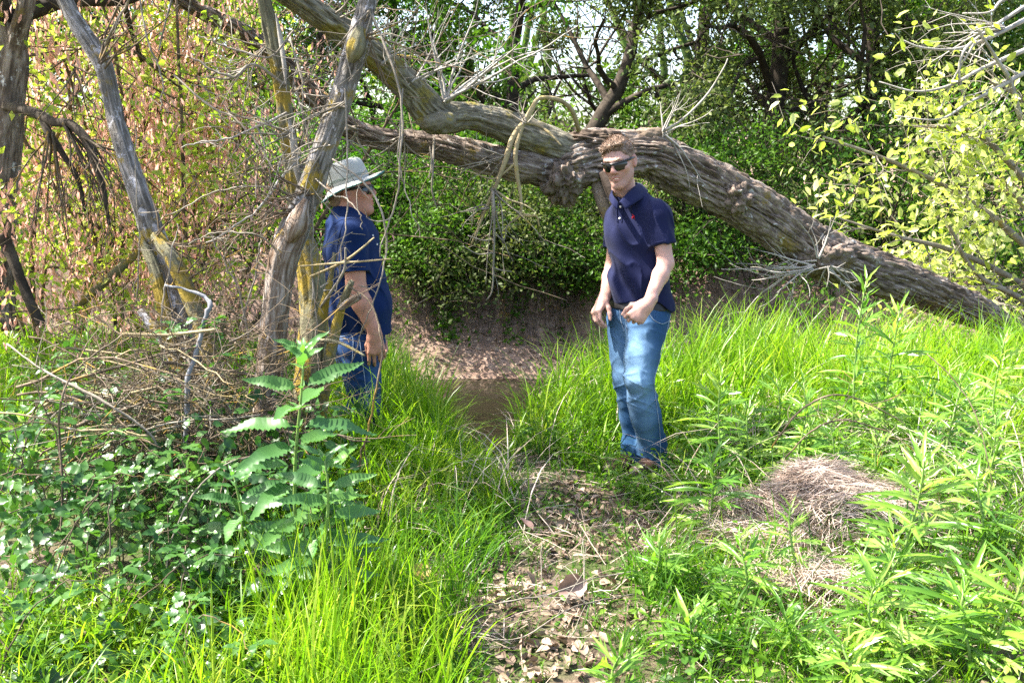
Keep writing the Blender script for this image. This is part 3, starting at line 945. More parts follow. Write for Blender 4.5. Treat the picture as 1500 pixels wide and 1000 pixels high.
# long bare wands drooping across the man in the hat
wands = [
    ([(545, 20, 4.1, 2.6), (578, 110, 4, 2.6), (588, 190, 3.95, 2.4), (584, 260, 3.9, 2.3), (576, 320, 3.9, 2), (560, 380, 3.9, 1.4)], 'twig'),
    ([(487, 233, 4.05, 1.6), (515, 252, 4, 2), (545, 282, 3.95, 2.4), (562, 320, 3.9, 2.2), (569, 365, 3.9, 1.8), (560, 415, 3.9, 1.5), (540, 470, 3.9, 1.2), (510, 545, 3.9, 1)], 'twig'),
    ([(505, 130, 4.1, 1.8), (510, 200, 4.05, 1.8), (515, 260, 4, 1.7), (521, 320, 3.95, 1.5), (523, 380, 3.9, 1.3), (519, 440, 3.9, 1)], 'twig'),
    ([(462, 262, 4.1, 1.5), (490, 285, 4, 1.6), (515, 298, 3.95, 1.5), (540, 320, 3.9, 1.2), (548, 345, 3.9, .8)], 'twig'),
    ([(430, 120, 4.3, 2.2), (452, 200, 4.2, 2.2), (463, 290, 4.1, 2), (462, 380, 4.05, 1.8), (468, 470, 4, 1.5), (478, 560, 3.95, 1.1)], 'twig'),
    ([(512, 420, 3.9, 1.6), (540, 440, 3.85, 1.8), (556, 475, 3.8, 2), (565, 520, 3.75, 2), (562, 570, 3.7, 2.2), (556, 630, 3.7, 2.3), (550, 700, 3.7, 2.4)], 'twig_dark'),
    ([(590, 130, 4.1, 1.6), (586, 190, 4, 1.6), (582, 240, 3.95, 1.5), (590, 290, 3.9, 1.2), (601, 325, 3.9, .8)], 'twig'),
    ([(255, 110, 4.6, 1.8), (300, 150, 4.5, 2.2), (340, 170, 4.4, 2), (372, 205, 4.35, 1.6), (400, 250, 4.3, 1.2)], 'twig'),
    ([(420, 165, 4.3, 2.6), (370, 190, 4.3, 2.4), (320, 205, 4.3, 2), (260, 217, 4.3, 1.3)], 'twig_pale'),
    ([(418, 125, 4.3, 3), (370, 95, 4.25, 3), (340, 110, 4.2, 3), (280, 85, 4.2, 2)], 'twig'),
    ([(430, 45, 4.3, 2), (395, 80, 4.2, 2), (340, 60, 4.2, 2), (295, 45, 4.2, 1.4)], 'twig'),
    ([(440, 230, 4.3, 2.4), (410, 260, 4.2, 2.4), (370, 300, 4.1, 2), (310, 330, 4.1, 1.2)], 'twig_pale'),
    ([(440, 300, 4.2, 2), (400, 270, 4.1, 2), (330, 262, 4.1, 1.7), (250, 290, 4.1, 1)], 'twig'),
    ([(420, 380, 4.1, 2), (380, 350, 4, 2), (330, 340, 4, 1.7), (270, 360, 4, 1)], 'twig'),
    ([(425, 55, 4.3, 2), (440, 120, 4.2, 2), (438, 170, 4.2, 1.7), (432, 220, 4.2, 1.2)], 'twig'),
    ([(205, 0, 4.7, 2), (215, 60, 4.6, 2), (228, 110, 4.55, 1.7), (222, 160, 4.5, 1)], 'twig'),
    ([(200, 440, 4.6, 1.8), (204, 380, 4.55, 1.6), (206, 300, 4.5, 1.4), (203, 180, 4.5, 1)], 'twig'),
    ([(240, 580, 4.2, 2), (238, 480, 4.2, 2), (242, 400, 4.2, 1.7), (246, 320, 4.2, 1.1)], 'twig'),
    ([(352, 480, 4.1, 2), (368, 420, 4.1, 2), (376, 360, 4.1, 1.6), (370, 300, 4.1, 1)], 'twig'),
    ([(150, 92, 4.75, 3), (155, 60, 4.7, 3), (175, 20, 4.6, 2.6), (195, -20, 4.5, 2)], 'twig'),
    ([(365, 500, 4.1, 2.2), (352, 420, 4.1, 2), (340, 380, 4.1, 1.6), (310, 330, 4.1, 1)], 'twig'),
]
for rows, mt in wands:
    mb = MB(); g = np.random.RandomState(len(rows) * 7 + int(rows[0][0]))
    p_, r_ = PX(rows, 40)
    p_ = p_ + .012 * np.cumsum(g.normal(size=p_.shape) * .35, axis=0) * np.linspace(0, 1, len(p_))[:, None]
    mb.tube(p_, r_ * .72, 6)
    for k in range(4 if rows[0][0] < 460 else 1):
        j = g.randint(24 if rows[0][0] >= 460 else 6, 38)
        out, tips = [], []
        d = nrm(p_[j + 1] - p_[j]) * .5 + g.normal(size=3) * np.array((.7, .3, .7))
        grow(out, tips, g, p_[j], d, .05 + .12 * g.rand(), r_[j] * .6, 1, 5, .12, 0, 1, .5, .9, .0014, .3, .16)
        for a, b, l in out:
            mb.tube(a, b, 4, False)
    mb.build('twig', M[mt], clump, True)
S = []
for (px, py, Y, a, n, L) in ((505, 150, 4.1, 190, 7, 110), (480, 210, 4.1, 200, 6, 110), (470, 200, 4.2, 25, 2, 80), (440, 310, 4.1, 190, 8, 140), (450, 280, 4.1, 170, 6, 120), (430, 130, 4.3, 20, 6, 100),
                             (425, 200, 4.3, 160, 5, 110), (435, 250, 4.3, 20, 6, 90), (460, 380, 4.1, 20, 2, 60), (470, 420, 4.0, -10, 2, 60), (400, 60, 4.4, 200, 6, 130), (540, 20, 4.1, 250, 6, 150), (540, 60, 4.1, -20, 4, 110)):
    S.append(D(px=px, py=py, Y=Y, ang=a, n=n, L=L, r=1.5, fan=.5, nch=4, curl=.13, up=-.01))
for i in range(0, len(S), 3):
    twigs('twig', M[('twig', 'twig_dark', 'twig')[i // 3 % 3]], clump, 60 + i, S[i:i + 3])
S = [D(px=150, py=95, Y=4.7, ang=60, n=5, L=140, r=2, fan=.6, nch=4), D(px=225, py=350, Y=4.6, ang=30, n=7, L=140, r=1.5, fan=.9, nch=4), D(px=250, py=420, Y=4.5, ang=20, n=6, L=120, r=1.6, fan=.8, nch=4)]
twigs('twig', M['twig_dark'], clump, 90, S)
def above(C):
    """leaves of the unseen high crowns only, above the top of the view"""
    q = C - CAM
    return (q @ UP) > (q @ FW) * (525 / FPX)


# the clump's high crown, unseen above the frame, added to shade the left
g = np.random.RandomState(44)
out, tips = [], []
for (px, py, Y) in ((75, -50, 4.9), (376, -45, 4.45), (556, -55, 4.15)):
    for k in range(4):
        grow(out, tips, g, at(px, py, Y), (g.normal() * .6 - .3, g.normal() * .6 + .2, 1.), 1.6, .04, 1, 6, .2, .04, 4, .6, .9, .003, .3)
mb = MB()
for a, b, l in out: mb.tube(a, b, 5, False)
mb.build('upper_branches', M['stem'], clump, True)
C, T, N, S_ = clumps(g, tips, 260 / len(tips), .22, .10)
k = above(C)
C, T, N, S_ = C[k], T[k], N[k], S_[k]
V, F = inst(*LEAF2, C, T, N, S_)
MB().add(V, *F).build('crown', M['elder_leaf'], clump)

# ------------------------------------------------------------------ forked tree at the left edge with arching branches
ed = thing('forked_tree', 'brown forked trunk at the left edge with arching dark branches', 'tree', (*at(10, 480, 6.0)[:2], 0.))
stem([(-10, 480, 6.0, 30), (-6, 380, 6, 27), (2, 280, 6, 25), (8, 200, 6, 24), (12, 140, 6, 23), (18, 80, 6, 24), (10, 40, 6, 14), (2, -10, 6, 13), (-10, -60, 6, 12)], M['trunk'], 51, 90, 36, .010, 'trunk', ed)
stem([(14, 100, 5.98, 14), (24, 60, 5.95, 15), (34, 25, 5.9, 13), (44, -20, 5.9, 12), (56, -70, 5.9, 11)], M['trunk'], 52, 50, 26, .008, 'limb', ed)
stem([(8, 155, 5.9, 7), (50, 165, 5.7, 8), (78, 178, 5.6, 8), (105, 182, 5.5, 7), (128, 208, 5.45, 7), (140, 240, 5.4, 6), (152, 280, 5.4, 4), (160, 330, 5.4, 2)], M['dark_bark'], 53, 50, 12, .003, 'limb', ed)
stem([(60, 168, 5.65, 6), (72, 195, 5.6, 7), (92, 225, 5.55, 5), (115, 265, 5.5, 4), (125, 310, 5.5, 2)], M['dark_bark'], 54, 40, 12, .003, 'limb', ed)
stem([(0, 345, 5.6, 9), (14, 370, 5.6, 9), (30, 410, 5.55, 8), (45, 445, 5.5, 8), (60, 475, 5.5, 8)], M['dark_bark'], 55, 40, 14, .006, 'limb', ed)
S = [D(px=95, py=182, Y=5.5, ang=-50, n=9, L=170, r=2, fan=.35, nch=5, curl=.05, up=-.05), D(px=125, py=205, Y=5.45, ang=-60, n=8, L=170, r=2, fan=.35, nch=5, curl=.05, up=-.05),
     D(px=75, py=195, Y=5.5, ang=-80, n=7, L=190, r=2, fan=.4, nch=5, curl=.05, up=-.04), D(px=110, py=100, Y=5.6, ang=-70, n=6, L=160, r=1.6, fan=.6, nch=4, curl=.06)]
twigs('twig', M['twig_dark'], ed, 91, S)
g = np.random.RandomState(45)
out, tips = [], []
for (px, py, Y) in ((-10, -55, 6), (56, -65, 5.9), (10, 30, 6.0)):
    for k in range(5):
        grow(out, tips, g, at(px, py, Y), (g.normal() * .8 - .2, g.normal() * .8, .8), 2.3, .05, 2, 6, .2, .03, 4, .6, .9, .003, .3)
mb = MB()
for a, b, l in out: mb.tube(a, b, 5, False)
mb.build('upper_branches', M['dark_bark'], ed, True)
C, T, N, S_ = clumps(g, tips, 1900 / len(tips), .26, .11)  # unseen crown above the view, added to shade the left foreground
k = above(C)
C, T, N, S_ = C[k], T[k], N[k], S_[k]
V, F = inst(*LEAF2, C, T, N, S_)
MB().add(V, *F).build('crown', M['elder_leaf'], ed)

# ------------------------------------------------------------------ box elders with pink tassels, left
TASSEL = (np.array([(0, -.06, 0), (0, .06, 0), (.5, .16, .12), (.5, -.16, .12), (1, .05, 0), (1, -.05, 0)]), [np.array([(0, 1, 2, 3), (3, 2, 4, 5)])])
def leftish(C, g):
    # the crowns thin out towards the clump and the fallen limb
    return C[:, 0] / C[:, 1] < -.255 + .05 * g.normal(size=len(C))


elders = [
    # px, py base, Y, height px top, spread m, leaves, label
    (60, 470, 7.6, 'pink tasselled box elder shrub nearest the left edge', 9000, 1.25),
    (190, 470, 8.4, 'pink tasselled box elder behind the left grey stem', 9500, 1.25),
    (285, 460, 7.8, 'pink tasselled box elder between the left grey stem and the lichened upright', 6000, 1.0),
]
for i, (px, py, Y, lab, nl, w) in enumerate(elders):
    g = np.random.RandomState(500 + i)
    x = at(px, py, Y)[0]
    z = H(x, Y)
    root = thing('box_elder', lab, 'tree', (x, Y, z), 'box elders in pink tassel at the left')
    out, tips = [], []
    for k in range(8):
        a = g.rand() * 6.28
        d = np.array((math.cos(a) * .45, math.sin(a) * .35, 1.0))
        grow(out, tips, g, (x + .2 * math.cos(a), Y + .2 * math.sin(a), z - .05), d, 2.9 + .8 * g.rand(), .026, 2, 8, .12, -.01, 5, .5, .95, .004, .2)
    mb = MB()
    for a, b, l in out: mb.tube(a, b, 5, False)
    mb.build('stem', M['twig_dark'], root, True)
    C, T, N, S_ = clumps(g, tips, nl * 1.35 / len(tips), .11, .060, .3, .25)
    k = leftish(C, g) & (vnoise(C * 1.1, 80 + i) > -.38)
    C, T, N, S_ = C[k], T[k], N[k], S_[k]
    V, F = inst(*LEAF2, C, T, N, S_)
    MB().add(V, *F).build('foliage', M['elder_leaf'], root)
    C, T, N, S_ = clumps(g, tips, nl * 1.7 / len(tips), .12, .054)
    k = (vnoise(C * 1.5, 70 + i) + .3 * vnoise(C * 4, 71) > -.22) & leftish(C, g)
    T = randdir(len(C), -2.2, g)
    V, F = inst(*TASSEL, C[k], T[k], randdir(len(C), 0, g)[k], S_[k])
    MB().add(V, *F).build('tassels', M['tassel'], root)
mb = MB()
p_, r_ = PX([(108, 452, 6.6, 6), (150, 415, 6.55, 7), (185, 385, 6.5, 6), (230, 345, 6.5, 4)], 30)
mb.tube(p_, r_, 10)
tag(mb.build('leaning_pole', M['stem_moss'], None, True), 'bare greenish limb leaning diagonally beneath the pink tassels', 'branch')

# ------------------------------------------------------------------ sunlit box elder at the right
be = thing('box_elder', 'box elder with pale sunlit yellow green leaves leaning in from the right edge', 'tree', (*at(1560, 470, 9.75)[:2], 0.))
g = np.random.RandomState(600)
stem([(1600, 620, 9.64, 14), (1575, 480, 9.64, 13), (1552, 330, 9.50, 12), (1540, 180, 9.37, 11), (1520, 60, 9.24, 9), (1500, -60, 9.11, 7)], M['twig'], 61, 60, 14, .004, 'trunk', be)
out, tips = [], []
for rows in ([(1560, 420, 9.50, 6), (1470, 330, 9.24, 5), (1380, 270, 9.11, 4), (1290, 230, 8.98, 3), (1205, 200, 8.84, 1.5)],
             [(1565, 460, 9.50, 6), (1470, 400, 9.11, 5), (1390, 365, 8.98, 4), (1310, 345, 8.84, 2.5), (1230, 320, 8.71, 1.5)],
             [(1555, 330, 9.50, 6), (1480, 240, 9.11, 5), (1420, 190, 8.98, 4), (1340, 185, 8.84, 2)],
             [(1545, 230, 9.37, 6), (1500, 150, 9.11, 4), (1450, 120, 8.98, 2)],
             [(1570, 500, 9.50, 6), (1500, 440, 9.11, 5), (1430, 400, 8.98, 3.5), (1390, 330, 8.84, 2)],
             [(1565, 440, 9.64, 6), (1500, 300, 9.50, 5), (1440, 270, 9.50, 3), (1400, 225, 9.50, 1.5)],
             [(1570, 500, 9.90, 6), (1480, 450, 9.90, 4), (1420, 445, 9.77, 3), (1350, 400, 9.77, 1.5)]):
    p_, r_ = PX(rows, 14)
    out.append((p_, r_, 3))
    for k in range(15):
        j = g.randint(2, 13)
        grow(out, tips, g, p_[j], nrm(p_[j] - p_[j - 1]) * .6 + g.normal(size=3) * np.array((.6, .6, .5)), (.34 + .3 * g.rand()) * 1.3, .007, 1, 5, .15, -.03, 3, .6, .9, .002, .3)
    tips.append(p_[7:])
mb = MB()
for a, b, l in out: mb.tube(a, b, 5, False)
mb.build('branches', M['twig'], be, True)
C, T, N, S_ = clumps(g, tips, 2700 / len(tips), .11, .088, .7, .35)
order = np.argsort(C[:, 1])
C, T, N, S_ = C[order], T[order], N[order], S_[order]
nl = 260
for i in range(nl):
    if i == 0:
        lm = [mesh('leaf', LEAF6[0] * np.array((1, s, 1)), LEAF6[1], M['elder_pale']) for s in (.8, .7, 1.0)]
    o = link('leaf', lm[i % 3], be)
    t_ = Vector(T[i]); b_ = Vector(np.cross(N[i], T[i])).normalized(); n_ = t_.cross(b_)
    from mathutils import Matrix
    mm = Matrix((t_, b_, n_)).transposed().to_4x4() @ Matrix.Diagonal((S_[i], S_[i], S_[i], 1))
    mm.translation = Vector(C[i]) - be.location
    o.matrix_local = mm
V, F = inst(*LEAF6, C[nl:], T[nl:], N[nl:], S_[nl:])
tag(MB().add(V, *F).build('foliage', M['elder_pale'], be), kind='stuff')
# its bleached bare branches in the upper corner
mb = MB()
for rows in ([(1520, 20, 9.11, 4), (1450, 55, 8.84, 3), (1400, 72, 8.71, 2.4), (1350, 70, 8.58, 1.8), (1320, 58, 8.58, 1)], [(1510, 70, 9.11, 4), (1440, 100, 8.84, 3), (1390, 126, 8.71, 2.4), (1340, 134, 8.58, 1.8), (1288, 120, 8.58, 1)],
             [(1530, 90, 9.11, 4), (1460, 130, 8.84, 3), (1420, 150, 8.71, 2.2), (1375, 175, 8.58, 1.6), (1312, 170, 8.58, .9)], [(1500, 10, 8.98, 3), (1440, 50, 8.84, 2.4), (1412, 75, 8.71, 2.2), (1405, 110, 8.71, 2), (1414, 150, 8.71, 1.5)],
             [(1520, -10, 9.11, 3), (1470, 0, 8.98, 2.4), (1450, 18, 8.84, 1.8), (1410, 20, 8.84, 1)], [(1495, 175, 8.98, 4), (1480, 120, 8.91, 3.4), (1462, 90, 8.84, 2.8), (1430, 40, 8.71, 1.6)],
             [(1430, 60, 8.71, 1.8), (1400, 110, 8.71, 1.5), (1375, 165, 8.71, 1)], [(1440, 195, 8.98, 2), (1460, 190, 8.98, 2), (1480, 192, 8.98, 1.5)]):
    p_, r_ = PX(rows, 22); mb.tube(p_, r_, 6)
mb.build('bare_branch', M['twig_pale'], be, True)
twigs('twig', M['twig_pale'], be, 95, [D(px=1470, py=40, Y=8.9, ang=190, n=7, L=130, r=1.7, fan=.35, nch=3, curl=.06), D(px=1490, py=110, Y=9.0, ang=185, n=7, L=130, r=1.6, fan=.4, nch=3, curl=.06)])
# ------------------------------------------------------------------ people: smooth distance fields, meshed with surface nets
class SDF:
    def __init__(s, lo, hi, h):
        s.lo = np.array(lo, float); s.h = h
        s.n = np.ceil((np.array(hi) - s.lo) / h).astype(int) + 1
        s.a = np.full(s.n, .5, np.float32)

    def _sl(s, lo, hi):
        a = np.maximum(np.floor((np.array(lo) - s.lo) / s.h).astype(int), 0)
        b = np.minimum(np.ceil((np.array(hi) - s.lo) / s.h).astype(int) + 1, s.n)
        if (b <= a).any():
            return None, None
        sl = tuple(slice(i, j) for i, j in zip(a, b))
        g = np.meshgrid(*[s.lo[k] + s.h * np.arange(a[k], b[k]) for k in range(3)], indexing='ij')
        return sl, np.stack(g, -1)

    def put(s, d, sl, k, op):
        a = s.a[sl]
        if op == 'u':
            if k > 0:
                e = np.maximum(k - np.abs(a - d), 0) / k
                s.a[sl] = np.minimum(a, d) - e * e * k * .25
            else:
                s.a[sl] = np.minimum(a, d)
        else:  # cut
            if k > 0:
                e = np.maximum(k - np.abs(a + d), 0) / k
                s.a[sl] = np.maximum(a, -d) + e * e * k * .25
            else:
                s.a[sl] = np.maximum(a, -d)

    def cone(s, a, b, ra, rb=None, k=.02, op='u', flat=False):
        rb = ra if rb is None else rb
        a = np.array(a, float); b = np.array(b, float)
        m = max(ra, rb) + k + s.h * 3
        a = a.astype(float)
        sl, P = s._sl(np.minimum(a, b) - m, np.maximum(a, b) + m)
        if sl is None: return s
        ab = b - a
        L = np.dot(ab, ab) + 1e-12
        t = np.clip(((P - a) @ ab) / L, 0, 1)
        d = np.linalg.norm(P - a - t[..., None] * ab, axis=-1) - (ra + (rb - ra) * t)
        if flat:
            d = np.maximum(d, ((P - b) @ ab) / math.sqrt(L))
        s.put(d, sl, k, op)
        return s

    def chain(s, pts, rads, k=.02, op='u'):
        for i in range(len(pts) - 1):
            s.cone(pts[i], pts[i + 1], rads[i], rads[i + 1], k, op)
        return s

    def ell(s, c, r, Rm=None, k=.02, op='u'):
        c = np.array(c, float); r = np.array(r, float)
        m = r.max() + k + s.h * 3
        sl, P = s._sl(c - m, c + m)
        if sl is None: return s
        q = P - c
        if Rm is not None:
            q = q @ Rm
        k0 = np.linalg.norm(q / r, axis=-1)
        k1 = np.linalg.norm(q / (r * r), axis=-1) + 1e-9
        s.put(k0 * (k0 - 1) / k1, sl, k, op)
        return s

    def grid(s):
        return np.stack(np.meshgrid(*[s.lo[k] + s.h * np.arange(s.n[k]) for k in range(3)], indexing='ij'), -1)

    def near(s, f, w=.05):
        """adds f(points) to the field close to the surface"""
        I = np.argwhere(np.abs(s.a) < w)
        P = s.lo + I * s.h
        s.a[I[:, 0], I[:, 1], I[:, 2]] += np.asarray(f(P), np.float32)

    def below(s, f):
        """intersects with the region where f(points) < 0"""
        I = np.argwhere(s.a < .02)
        P = s.lo + I * s.h
        v = s.a[I[:, 0], I[:, 1], I[:, 2]]
        s.a[I[:, 0], I[:, 1], I[:, 2]] = np.maximum(v, f(P))

    def mesh(s, sub=None):
        a = s.a
        ins = a < 0
        nx_, ny_, nz_ = [n - 1 for n in s.n]
        cnt = np.zeros((nx_, ny_, nz_), np.int8)
        cs = [(i, j, k) for i in (0, 1) for j in (0, 1) for k in (0, 1)]
        for i, j, k in cs:
            cnt += ins[i:i + nx_, j:j + ny_, k:k + nz_]
        act = (cnt > 0) & (cnt < 8)
        I = np.argwhere(act)
        idx = np.full(act.shape, -1, np.int64)
        idx[act] = np.arange(len(I))
        acc = np.zeros((len(I), 3)); num = np.zeros(len(I))
        val = {c: a[I[:, 0] + c[0], I[:, 1] + c[1], I[:, 2] + c[2]] for c in cs}
        for c in cs:
            for ax in range(3):
                if c[ax]: continue
                d = list(c); d[ax] = 1; d = tuple(d)
                va, vb = val[c], val[d]
                x = (va < 0) != (vb < 0)
                t = np.where(x, va / np.where(x, va - vb, 1), 0)
                p = np.array(c, float)[None] + np.zeros((len(I), 3))
                p[:, ax] += t
                acc += p * x[:, None]; num += x
        V = s.lo + (I + acc / num[:, None]) * s.h
        F = []
        for ax in range(3):
            u, v = (ax + 1) % 3, (ax + 2) % 3
            sa = [slice(None)] * 3; sb = [slice(None)] * 3
            sa[ax] = slice(0, -1); sb[ax] = slice(1, None)
            E = ins[tuple(sa)] != ins[tuple(sb)]
            E = np.argwhere(E)
            E = E[(E[:, u] > 0) & (E[:, v] > 0) & (E[:, u] < s.n[u] - 1) & (E[:, v] < s.n[v] - 1)]
            q = []
            for du, dv in ((-1, -1), (0, -1), (0, 0), (-1, 0)):
                c = E.copy(); c[:, u] += du; c[:, v] += dv
                q.append(idx[c[:, 0], c[:, 1], c[:, 2]])
            q = np.stack(q, -1)
            flip = ~ins[E[:, 0], E[:, 1], E[:, 2]]
            q[flip] = q[flip][:, ::-1]
            F.append(q)
        F = np.concatenate(F)
        F = F[(F >= 0).all(1)]
        return V, F


def sdf_obj(name, s, mat, root, attr=None, post=None):
    V, F = s.mesh()
    if post is not None:
        V = post(V)
    me = mesh(name, V - np.array(world_loc(root)), [F], mat, True, attr=attr(V) if attr else None)
    return link(name, me, root), V, F


def hand(s, wrist, d, n, side, curls, size=1.0, thumb=((.35, .75, -.55), (.75, .35, -.5), (.9, .0, -.4)), spread=.10, rw=.024):
    """wrist point, d towards the knuckles, n out of the back of the hand, side +1/-1 picks where the thumb is (s = side * d x n)"""
    d = nrm(d); n = nrm(np.array(n) - d * np.dot(n, d))
    t = side * np.cross(d, n)
    w = np.array(wrist, float)
    K = []
    for i in range(4):
        off = (.030 - .0205 * i) * size
        ln = (.086, .090, .085, .076)[i] * size
        K.append(w + d * ln + t * off + n * (.004, .007, .005, 0)[i] * size)
        s.cone(w + d * .012 + t * off * .55, K[-1], .0150 * size, .0125 * size, .016)
    s.cone(w - d * .03, w + d * .02, rw, rw * .95, .02)
    s.cone(w + d * .03 + t * .012 * size, w + d * .065 - t * .012 * size, .016 * size, .015 * size, .02)
    for i in range(4):
        seg = np.array(((.042, .027, .022), (.046, .030, .023), (.042, .028, .022), (.034, .022, .020))[i]) * size
        p = K[i]; ang = 0.0
        base = nrm(d + t * spread * (1.5 - i) * .6)
        for j in range(3):
            ang += R(curls[i][j])
            q = p + (base * math.cos(ang) - n * math.sin(ang)) * seg[j]
            r = (.0098, .0088, .0080, .0068)
            s.cone(p, q, r[j] * size * .96, r[j + 1] * size * .96, .004 if j else .006)
            p = q
    p = w + d * .018 * size + t * .022 * size - n * .004
    s.cone(w + d * .006, p, .017 * size, .015 * size, .015)
    for j, sg in enumerate((.042, .031, .026)):
        q = p + nrm(d * thumb[j][0] + t * thumb[j][1] + n * thumb[j][2]) * sg * size
        s.cone(p, q, (.0135, .0112, .0100)[j] * size, (.0112, .0100, .0080)[j] * size, .008)
        p = q


def head(s, c, Rm, sc=1.0, ear=True):
    """local frame: x to the person's left, -y ahead, z up; Rm columns are those axes in the world"""
    c = np.array(c, float)
    W = lambda x, y, z: c + Rm @ (np.array((x, y, z)) * sc)
    E = lambda p, r, k=.02, op='u': s.ell(W(*p), np.array(r) * sc, Rm, k, op)
    E((0, .014, .030), (.0755, .096, .092))
    E((0, -.030, -.020), (.0600, .066, .085), .03)
    E((0, -.040, -.066), (.045, .047, .050), .03)
    s.cone(W(-.009, -.078, -.104), W(.009, -.078, -.104), .018 * sc, None, .022)
    for sx in (-1, 1):
        s.cone(W(sx * .043, -.006, -.066), W(sx * .018, -.068, -.104), .015 * sc, .015 * sc, .026)
        E((sx * .044, -.064, -.018), (.022, .020, .018), .024)
        E((sx * .032, -.094, .012), (.017, .013, .012), .014, 'c')
        s.cone(W(sx * .010, -.094, .027), W(sx * .044, -.080, .030), .011 * sc, .010 * sc, .014)
        E((sx * .0125, -.1005, -.031), (.0095, .0120, .0085), .008)
        E((sx * .022, -.084, -.046), (.009, .008, .010), .015)
        if ear:
            s.ell(W(sx * .080, .012, -.004), np.array((.0085, .019, .031)) * sc, Rm @ np.array([[math.cos(.35 * sx), math.sin(.35 * sx), 0], [-math.sin(.35 * sx), math.cos(.35 * sx), 0], [0, 0, 1]]), .008)
            E((sx * .0895, .006, -.002), (.0055, .009, .015), .005, 'c')
            E((sx * .078, .004, -.030), (.008, .010, .010), .008)
    s.cone(W(0, -.094, .020), W(0, -.1125, -.022), .0085 * sc, .0125 * sc, .012)
    E((0, -.114, -.026), (.0125, .0110, .0105), .008)
    s.chain([W(-.021, -.0885, -.062), W(-.008, -.0975, -.0585), W(.008, -.0975, -.0585), W(.021, -.0885, -.062)], [.0045, .0055, .0055, .0045], .007)
    s.chain([W(-.019, -.0875, -.070), W(0, -.0965, -.0735), W(.019, -.0875, -.070)], [.0045, .0062, .0045], .007)
    s.chain([W(-.019, -.0945, -.0655), W(0, -.1040, -.0655), W(.019, -.0945, -.0655)], [.0028, .0034, .0028], .003, 'c')
    return W


def skin_mat(name, col):
    m, nt, p, out = _base(name)
    n = noise(nt, 14, 4)
    c = ramp(nt, [tuple(v * .86 for v in col), col, (min(1, col[0] * 1.08), col[1] * 1.05, col[2] * 1.05)], n, .3, .7)
    a = nt.nodes.new('ShaderNodeAttribute'); a.attribute_name = 'flush'
    c = mixc(nt, a.outputs['Fac'], c, (col[0] * .93, col[1] * .62, col[2] * .60))
    b = nt.nodes.new('ShaderNodeAttribute'); b.attribute_name = 'beard'
    c = mixc(nt, b.outputs['Fac'], c, (col[0] * .58, col[1] * .55, col[2] * .56))
    nt.links.new(c, p.inputs['Base Color'])
    p.inputs['Roughness'].default_value = .55
    p.inputs['Specular IOR Level'].default_value = .3
    p.inputs['Subsurface Weight'].default_value = .12
    p.inputs['Subsurface Radius'].default_value = (.012, .005, .003)
    bump(nt, p, noise(nt, 220, 3), .001, .5)
    return m


def cloth_mat(name, col, weave=900, var=.12, bmp=.0012, fade=None):
    m, nt, p, out = _base(name)
    c = ramp(nt, [tuple(v * (1 - var) for v in col), tuple(v * (1 + var) for v in col)], noise(nt, 9, 4), .3, .7)
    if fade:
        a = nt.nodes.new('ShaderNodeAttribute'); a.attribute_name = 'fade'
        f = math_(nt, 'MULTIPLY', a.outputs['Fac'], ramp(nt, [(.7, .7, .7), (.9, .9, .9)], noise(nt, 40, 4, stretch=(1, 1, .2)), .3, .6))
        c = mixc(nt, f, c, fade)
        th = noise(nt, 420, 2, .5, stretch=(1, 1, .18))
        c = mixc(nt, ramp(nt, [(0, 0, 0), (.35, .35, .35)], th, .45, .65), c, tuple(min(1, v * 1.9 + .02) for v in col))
    nt.links.new(c, p.inputs['Base Color'])
    p.inputs['Roughness'].default_value = .85
    p.inputs['Specular IOR Level'].default_value = .1
    p.inputs['Sheen Weight'].default_value = .04
    p.inputs['Sheen Roughness'].default_value = .5
    bump(nt, p, noise(nt, weave, 2), bmp, .6)
    return m


M['skin_fair'] = skin_mat('fair_skin', (.47, .275, .22))
M['skin_ruddy'] = skin_mat('ruddy_skin', (.46, .225, .155))
M['navy'] = cloth_mat('navy_pique_cotton', (.010, .013, .046))
M['blue_polo'] = cloth_mat('deep_blue_pique_cotton', (.005, .018, .072))
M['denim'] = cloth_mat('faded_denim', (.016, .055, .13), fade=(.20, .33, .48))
M['denim_dark'] = cloth_mat('dark_denim', (.009, .032, .10), fade=(.05, .11, .25))
M['thread'] = plain('pale_stitching', (.30, .36, .44), .8, .2)
M['belt'] = plain('black_belt_leather', (.012, .011, .012), .5, .4)
M['hair'] = plain('brown_hair', (.20, .13, .085), .5, .5, .5, 90)
M['lens'] = plain('dark_sunglass_lens', (.006, .006, .006), .06, .6, .1)
M['frame'] = plain('black_sunglass_frame', (.012, .012, .013), .3, .5, .1)
M['lips'] = plain('lips', (.50, .21, .17), .45, .4, .1)
M['teeth'] = plain('teeth', (.7, .64, .55), .3, .5, .05)
M['shoe'] = plain('brown_shoe_leather', (.045, .022, .014), .5, .4, .3)
M['hat'] = cloth_mat('pale_grey_hat_cloth', (.36, .36, .33), 700, .06)
M['hat_under'] = cloth_mat('grey_green_brim_lining', (.16, .20, .17), 700, .08)
M['hat_edge'] = cloth_mat('teal_brim_piping', (.03, .13, .12), 700, .08)
M['button'] = plain('white_button', (.75, .73, .70), .3, .5, .05)
M['emblem'] = plain('red_embroidery', (.55, .02, .035), .8, .2, .1)


def person(name, label, x, y, z):
    return thing(name, label, 'person', (x, y, z), None)


